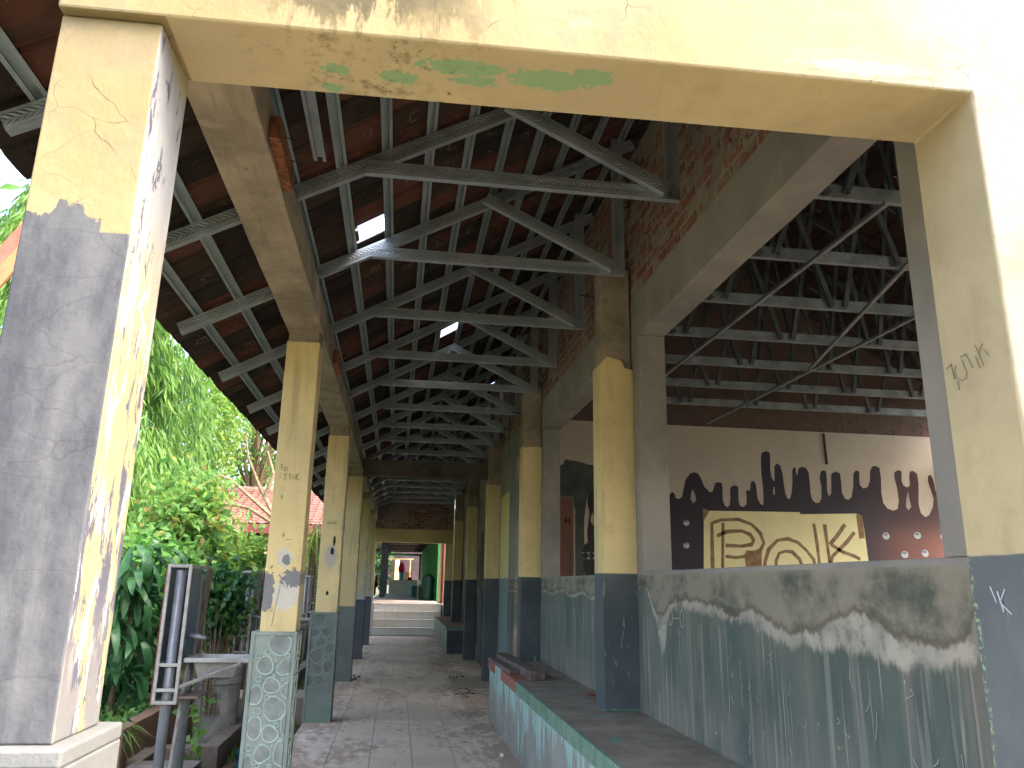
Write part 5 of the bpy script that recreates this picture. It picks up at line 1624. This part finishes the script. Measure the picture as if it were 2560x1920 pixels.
D = np.stack([np.cos(th)[:, None] * .35 + rg.normal(size=(na, per)) * .35, np.sin(th)[:, None] * .35 + rg.normal(size=(na, per)) * .35, -1.0 + rg.normal(size=(na, per)) * .25], 2)
o = leaves('crown', P.reshape(-1, 3), D.reshape(-1, 3), .25, .036, ['leaf_weeping', 'leaf_weeping', 'leaf_weeping', 'leaf_lime', 'leaf_weeping_dark'], wt_, .15, .1, 3)
b = MB()
for k in range(60):
    i = rg.integers(0, na)
    a_ = anc[i]
    b.tube([(0, 0, min(8, a_[2] * .8)), tuple(a_ * np.array([.55, .55, 1.02])), tuple(a_ * np.array([1, 1, .98]))], [.03, .015, .006], 5)
tag(b.build('branches', 'pale_branch', wt_), kind='stuff')

def round_tree(name, label, loc, hgt, rad, cl, per, ln, wd, mats, seed, group=None, trunk='bark', spread=.22, branches=True, cz=None, shell=.45):
    t = thing(name, label, 'tree', loc, group)
    rg = np.random.default_rng(seed)
    cz = cz or hgt - rad[2]
    MB().tube([(0, 0, -.3), (.1, .05, cz * .5), (-.05, 0, cz), (0, 0, cz + rad[2] * .5)], [.03 * hgt, .024 * hgt, .016 * hgt, .004 * hgt], 9).build('trunk', trunk, t)
    P, D = clump_cloud(rg, cl, per, (0, 0, cz), rad, spread, shell)
    leaves('crown', P, D, ln, wd, mats, t, .2, .15, seed)
    if branches:
        b = MB()
        for k in range(16):
            d = rg.normal(size=3); d[2] = abs(d[2]) * .6; d /= np.linalg.norm(d)
            e_ = np.array([0, 0, cz]) + d * np.array(rad) * .85
            m_ = np.array([0, 0, cz * .75]) * .5 + e_ * .5
            b.tube([(0, 0, cz * .6), tuple(m_), tuple(e_)], [.012 * hgt, .007 * hgt, .002 * hgt], 5)
        tag(b.build('branches', trunk, t), kind='stuff')
    return t
round_tree('lime_tree', 'round lime-green tree behind the weeping tree, under the eave line', (-5.9, 20.5, -.1), 7.4, (1.9, 1.8, 2.3), 420, 34, .15, .07, ['leaf_lime', 'leaf_lime', 'leaf_shrub_light'], 31, spread=.2)
round_tree('thin_tree', 'sparse tree with pale bare limbs above the red roofed house', (-4.3, 23.5, -.1), 7.0, (1.7, 1.5, 1.5), 150, 24, .16, .08, ['leaf_weeping_dark', 'leaf_shrub', 'leaf_lime'], 32, trunk='pale_branch', cz=5.6)
sp = thing('bare_limbs', 'pale leafless limbs leaning out behind the first yellow column above the red roof', 'branch', (-2.75, 17.5, 2.5))
for k, pts in enumerate(([(.1, 0, 0), (-.35, .1, .75), (-.62, 0, 1.35), (-.72, 0, 1.9)], [(.1, 0, 0), (-.45, 0, .45), (-.95, .1, .85), (-1.25, 0, .95)], [(-.2, .05, .45), (-.05, 0, 1.0), (-.22, 0, 1.5)], [(.1, 0, -.1), (-.5, 0, .25), (-1.2, 0, .35)])):
    MB().tube(pts, [.05, .04, .026, .012][:len(pts)], 7).build('limb', 'pale_branch', sp)
MB().tube([(.1, 0, -2.6), (.12, 0, -1), (.1, 0, 0)], .07, 8).build('trunk', 'pale_branch', sp)
mats_ = [['leaf_weeping_dark', 'leaf_shrub'], ['leaf_weeping_dark', 'leaf_deep'], ['leaf_shrub', 'leaf_lime'], ['leaf_weeping_dark', 'leaf_shrub', 'leaf_lime'], ['leaf_deep', 'leaf_weeping_dark'], ['leaf_shrub', 'leaf_weeping_dark']]
bl = ['dark round tree far behind the weeping tree', 'broad dark tree at the far left beyond the pier', 'light green tree in the distance beyond the red roofed house', 'mixed green tree far behind the house ridge', 'dense dark tree beside the farther corridor', 'medium green tree far off to the left of the garden']
for i, (x, y, hh, r__) in enumerate(((-9.5, 27, 6.5, 3.0), (-14, 22, 8, 3.6), (-6.5, 33, 6.0, 2.8), (-3.5, 36, 4.6, 1.9), (-2.6, 44, 5.0, 1.8), (-18, 34, 8, 4))):
    round_tree('garden_tree', bl[i], (x, y, -.3), hh, (r__, r__, r__ * .85), 330, 26, .3, .16, mats_[i], 40 + i, spread=.4, branches=False, cz=hh * .5, shell=.6)
# --- fresh leaves on a tall sapling left of the pier
ms = thing('mango_sapling', 'sapling with long fresh green leaves beside the slanting timber left of the pier', 'tree', (-3.15, 5.0, 0))
MB().tube([(0, 0, -.3), (.05, 0, 1.8), (.1, .05, 3.9)], [.03, .025, .01], 7).build('trunk', 'bark', ms)
rg = np.random.default_rng(77)
P = np.array([.1, .05, 3.75]) + rg.normal(size=(60, 3)) * np.array([.18, .2, .22])
D = rg.normal(size=(60, 3)) * .7 + np.array([0, 0, -.3])
for k in range(60):
    leaves('leaf', P[k:k + 1], D[k:k + 1], .26, .055, ['leaf_shrub_light'], ms, .18, .35, 100 + k)
# --- shrub mass behind the stations
def shrub(label, cen, rad, cl, per, ln, wd, mats, seed, name='leafy_shrub', spread=.07, shell=.3, group=None):
    t = thing(name, label, 'shrub', (cen[0], cen[1], .02), group)
    rg = np.random.default_rng(seed)
    P, D = clump_cloud(rg, cl, per, (0, 0, cen[2] - .02), rad, spread, shell)
    D[:, 2] -= .15
    leaves('crown', P, D, ln, wd, mats, t, .2, .25, seed)
    b = MB()
    for k in range(14):
        d = rg.normal(size=3); d /= np.linalg.norm(d)
        e_ = np.array([0, 0, cen[2]]) + d * np.array(rad) * rg.uniform(.5, 1.0)
        b.tube([(rg.uniform(-.1, .1), rg.uniform(-.1, .1), -.05), tuple(e_ * np.array([.5, .5, .6])), tuple(e_)], [.012, .009, .004], 5)
    tag(b.build('stems', 'bark', t), kind='stuff')
    return t
shrub('glossy mid-green shrub crowding behind the nearest wash station', (-2.75, 9.2, 1.05), (.75, .7, .75), 420, 14, .12, .075, ['leaf_shrub', 'leaf_shrub', 'leaf_shrub_light'], 51)
shrub('yellow-green shrub with reddish tips rising beside the weeping tree', (-2.55, 9.9, 1.9), (.6, .5, .75), 150, 13, .12, .07, ['leaf_shrub_light', 'leaf_shrub_light', 'leaf_lime', 'leaf_lime', 'leaf_shrub', 'leaf_shrub', 'leaf_shrub_light', 'leaf_red'], 52)
shrub('dark heart-leaved climber hanging beside the second wash station', (-1.72, 8.35, 1.05), (.27, .22, .36), 120, 9, .085, .07, ['leaf_deep', 'leaf_shrub', 'leaf_deep'], 53, 'climbing_shrub')
shrub('light green broad-leaved bush just left of the first yellow column', (-2.3, 11.5, 1.45), (.62, .5, .55), 170, 11, .17, .07, ['leaf_shrub_light', 'leaf_lime'], 54)
shrub('low dark undergrowth bush at the foot of the broad-leaved plant', (-3.1, 8.8, .45), (.9, .6, .5), 260, 12, .10, .07, ['leaf_deep', 'leaf_deep', 'leaf_weeping_dark'], 55)
shrub('yellow and orange flowering bush beyond the wash stations', (-2.4, 13.5, .55), (.8, .8, .5), 200, 12, .09, .05, ['leaf_lime', 'leaf_lime', 'leaf_shrub_light', 'flower'], 56)
shrub('dark green bush at the left edge behind the pier', (-4.3, 9.5, 1.2), (1.0, .8, 1.2), 420, 13, .14, .08, ['leaf_shrub', 'leaf_deep', 'leaf_shrub'], 57)
shrub('thin straw-coloured shrub by the palm trunk behind the first two columns', (-1.95, 17.5, 1.0), (.35, .3, .9), 90, 10, .2, .02, ['leaf_lime', 'leaf_red', 'leaf_shrub_light'], 58)
# small vines over the kerb
t = thing('kerb_vine', 'small bright vine growing up between the drum and the station pipes', 'vine', (-1.68, 7.2, -.35))
rg = np.random.default_rng(59)
P = np.stack([rg.normal(0, .05, 60) + .08, rg.normal(0, .08, 60), rg.uniform(0, .62, 60)], 1)
D = rg.normal(size=(60, 3)); D[:, 1] -= .6
for k in range(60):
    leaves('leaf', P[k:k + 1], D[k:k + 1], .085, .07, ['leaf_shrub_light' if k % 3 else 'leaf_lime'], t, .15, .3, 300 + k)
MB().tube([(.05, 0, 0), (.1, 0, .3), (.06, .02, .62)], .005, 5).build('stem', 'bark', t)
# --- broad-leaved plant, each leaf a part
bp = thing('broad_leaf_plant', 'large dark plant with long broad drooping leaves between the pier and the wash station', 'plant', (-2.46, 7.85, .02))
MB().tube([(-.03, 0, 0), (-.01, .02, .25), (.03, .03, .5), (.06, .02, .9), (.03, 0, 1.35)], [.03, .027, .024, .022, .015], 9).build('stem', 'bark', bp)
MB().tube([(-.12, .1, 0), (-.2, .12, .5), (-.25, .1, 1.1)], [.022, .02, .012], 8).build('stem', 'bark', bp)
def strap_leaf(L, Wd_, bend):
    b = MB()
    n = 8
    for i in range(n + 1):
        s_ = i / n
        w = Wd_ * .5 * math.sin(math.pi * min(1, .08 + s_ * .92)) ** .7
        a_ = s_ * bend
        x = L * (math.sin(a_) / bend if bend else s_)
        z = -L * ((1 - math.cos(a_)) / bend)
        wob = .01 * math.sin(s_ * 9)
        b.v += [(x, w, z + w * .35 + wob), (x, 0, z), (x, -w, z + w * .35 - wob)]
    for i in range(n):
        k = 3 * i
        b.face((k, k + 1, k + 4, k + 3)); b.face((k + 1, k + 2, k + 5, k + 4))
    return b
lm = []
for k, (L_, w_, bd_) in enumerate(((.42, .085, 1.7), (.36, .08, 2.1), (.48, .09, 1.3), (.30, .075, 1.0))):
    lm.append(strap_leaf(L_, w_, bd_).mesh('leaf', 'leaf_broad', True))
rnd = random.Random(13)
for k in range(190):
    z = rnd.uniform(.25, 1.52) if k % 4 else rnd.uniform(.9, 1.6)
    a_ = rnd.uniform(0, 6.283)
    rr = rnd.uniform(0, .30)
    o = link('leaf', rnd.choice(lm), bp, (rr * math.cos(a_) * 1.3 + (-.12 if k % 3 == 0 else .02), rr * math.sin(a_) * .6, z))
    o.rotation_euler = (rnd.uniform(-.3, .3), rnd.uniform(-.5, .9), a_ + rnd.uniform(-.4, .4))
    s_ = rnd.uniform(.75, 1.15)
    o.scale = (s_, s_, s_)
# grass and low growth
rg = np.random.default_rng(91)
P = np.concatenate([np.stack([rg.uniform(-6, -2.15, 5000), rg.uniform(7, 18, 5000), np.full(5000, .01)], 1),
                    np.stack([rg.uniform(-2.1, -.8, 2200), rg.uniform(7.8, 16, 2200), np.full(2200, -.35)], 1),
                    np.stack([rg.uniform(-9, -2.2, 4000), rg.uniform(18, 34, 4000), np.full(4000, -.35)], 1)])
D = rg.normal(size=P.shape) * .5; D[:, 2] = 1
tag(leaves('grass', P, D, .16, .014, ['leaf_lime', 'leaf_shrub', 'leaf_shrub_light'], None, .1, .25, 92), kind='stuff')
P = np.stack([rg.uniform(-3.4, -2.1, 900), rg.uniform(6.9, 9.5, 900), rg.uniform(.03, .12, 900)], 1)
D = rg.normal(size=P.shape); D[:, 2] = abs(D[:, 2]) + .2
tag(leaves('ground_cover_leaves', P, D, .09, .06, ['leaf_deep', 'leaf_shrub', 'leaf_shrub_light'], None, .2, .3, 93), kind='stuff')
# cut grass draped over the planter corner
P = np.stack([rg.uniform(-2.45, -2.02, 320), rg.uniform(6.72, 7.1, 320), rg.uniform(.09, .14, 320)], 1)
D = rg.normal(size=P.shape); D[:, 2] = -.4 + rg.normal(size=320) * .3
tag(leaves('cut_grass', P, D, .22, .010, ['leaf_lime', 'leaf_shrub', 'leaf_red'], None, .1, .4, 94), kind='stuff')

# ================================================================= HOUSE WITH RED ROOF
hs = thing('red_roofed_house', 'low house with an orange-red tiled roof and pale ridge beyond the garden', 'house', (-3.3, 20, -.1))
RH0, RH1, RZ0, RZ1 = 0.0, 3.0, 2.66, 3.80
rs = math.hypot(RH1, RZ1 - RZ0)
ra = math.atan2(RZ1 - RZ0, RH1)
b = MB()
sec = [(0, 0), (.03, .018), (.06, .022), (.09, .006), (.17, 0), (.215, .004)]
for (y, z) in ((0, 0), (.26, -.0)):
    for (x, h_) in sec: b.v += [(x, y, h_ + z), (x, y, h_ + z + .012)]
k = len(sec)
for i in range(k - 1):
    a_ = 2 * i; c_ = a_ + 2 * k
    b.face((a_ + 1, a_ + 3, c_ + 3, c_ + 1)); b.face((a_, c_, c_ + 2, a_ + 2)); b.face((a_, a_ + 2, a_ + 3, a_ + 1))
rt_me = b.mesh('tile', 'red_roof')
nrow, ncol = 14, 16
for i in range(nrow):
    s_ = rs * i / nrow
    for j in range(ncol):
        o = link('tile', rt_me, hs, (-1.72 + .215 * j + random.uniform(-.004, .004), RH0 + s_ * math.cos(ra), RZ0 + s_ * math.sin(ra) + .03))
        o.rotation_euler = (ra - .06 + random.uniform(-.01, .01), random.uniform(-.012, .012), random.uniform(-.012, .012))
b = MB()
for mir in (0, 1):
    for j in range(1):
        if mir:
            b.prism([(RH1, RZ1), (2 * RH1, RZ0), (2 * RH1, RZ0 - .04), (RH1, RZ1 - .04)], (-1.72, 0, 0), (0, 1, 0), (0, 0, 1), (1, 0, 0), 3.45)
        else:
            b.prism([(RH0 + .02, RZ0 + .01), (RH1, RZ1), (RH1, RZ1 - .04), (RH0 + .02, RZ0 - .03)], (-1.72, 0, 0), (0, 1, 0), (0, 0, 1), (1, 0, 0), 3.45)
b.build('roof_deck', 'red_clay', hs)
for j in range(12):
    MB().tube([(-1.74 + .29 * j, RH1, RZ1 + .04), (-1.74 + .29 * j + .30, RH1, RZ1 + .035)], [.10, .085], 10).build('ridge_tile', 'red_ridge', hs)
MB().box(-1.75, 1.76, RH0 - .03, RH0 - .005, RZ0 - .20, RZ0 + .02).build('fascia', 'red_edge', hs)
MB().box(-1.6, 1.6, 1.1, 5.2, 0, 2.8).build('walls', 'dark_wall', hs)
for x in (-1.6, 0, 1.55):
    MB().box(x - .07, x + .07, .3, .44, 0, 2.6).build('post', 'cream_paint', hs)
for x in (-.9, .7):
    w_ = MB().box(x - .35, x + .35, 1.07, 1.095, 1.0, 2.0).build('window', 'slate_blue', hs)
lt = thing('lean_to', 'small lower shed roof of faded orange tiles among the leaves', 'shed', (-3.9, 16.3, -.1))
for i in range(5):
    for j in range(6):
        o = link('tile', rt_me, lt, (-.62 + .215 * j, .25 * i, 2.02 + .09 * i))
        o.rotation_euler = (.30, 0, random.uniform(-.02, .02))
MB().box(-.66, .70, -.03, 0, 1.88, 2.02).build('fascia', 'red_edge', lt)
for x in (-.6, .62):
    MB().box(x - .04, x + .04, 0.02, .1, 0, 1.99).build('post', 'old_timber', lt)
pt = thing('palm_trunk', 'ringed pale palm trunk seen between the first two yellow columns', 'palm', (-1.70, 16.2, -.35))
b = MB()
b.tube([(0, 0, 0), (.0, 0, .9), (.03, 0, 1.8), (.05, 0, 2.7)], [.11, .085, .08, .06], 12)
b.build('trunk', 'bark', pt)
for k in range(5):
    MB().tube([(.01, 0, .95 + .28 * k), (.012, 0, .99 + .28 * k)], .092 - .003 * k, 12).build('ring', 'pale_branch', pt)
rg = np.random.default_rng(95)
P = np.repeat(np.array([[.05, 0, 2.55]]), 60, 0) + rg.normal(size=(60, 3)) * .08
D = rg.normal(size=(60, 3)); D[:, 2] = -.6
leaves('dry_leaves', P, D, .9, .05, ['straw', 'leaf_lime'] if False else ['leaf_lime', 'leaf_red'], pt, .1, .5, 96)
# slanting timber beside the pier
sb = thing('slanting_timber', 'orange-brown slanting timber board of a neighbouring roof left of the pier', 'board', (-2.6, 5.0, 3.1))
d = Vector((.5, 0, .86)).normalized(); n = Vector((-d.z, 0, d.x))
MB().prism([(-.09, 0), (.0, 0), (.0, .03), (-.09, .03)], Vector((0, 0, .06)) - d * 1.2, n, (0, 1, 0), d, 2.0).build('fascia_board', 'orange_timber', sb, bevel=.004)
MB().prism([(.003, .02), (.10, .02), (.10, .05), (.003, .05)], Vector((0, 0, .06)) - d * 1.2, n, (0, 1, 0), d, 2.0).build('upper_board', 'red_clay', sb, bevel=.004)
MB().box(.12, .20, .0, .05, .2, .52).build('post_end', 'orange_timber', sb, bevel=.004)
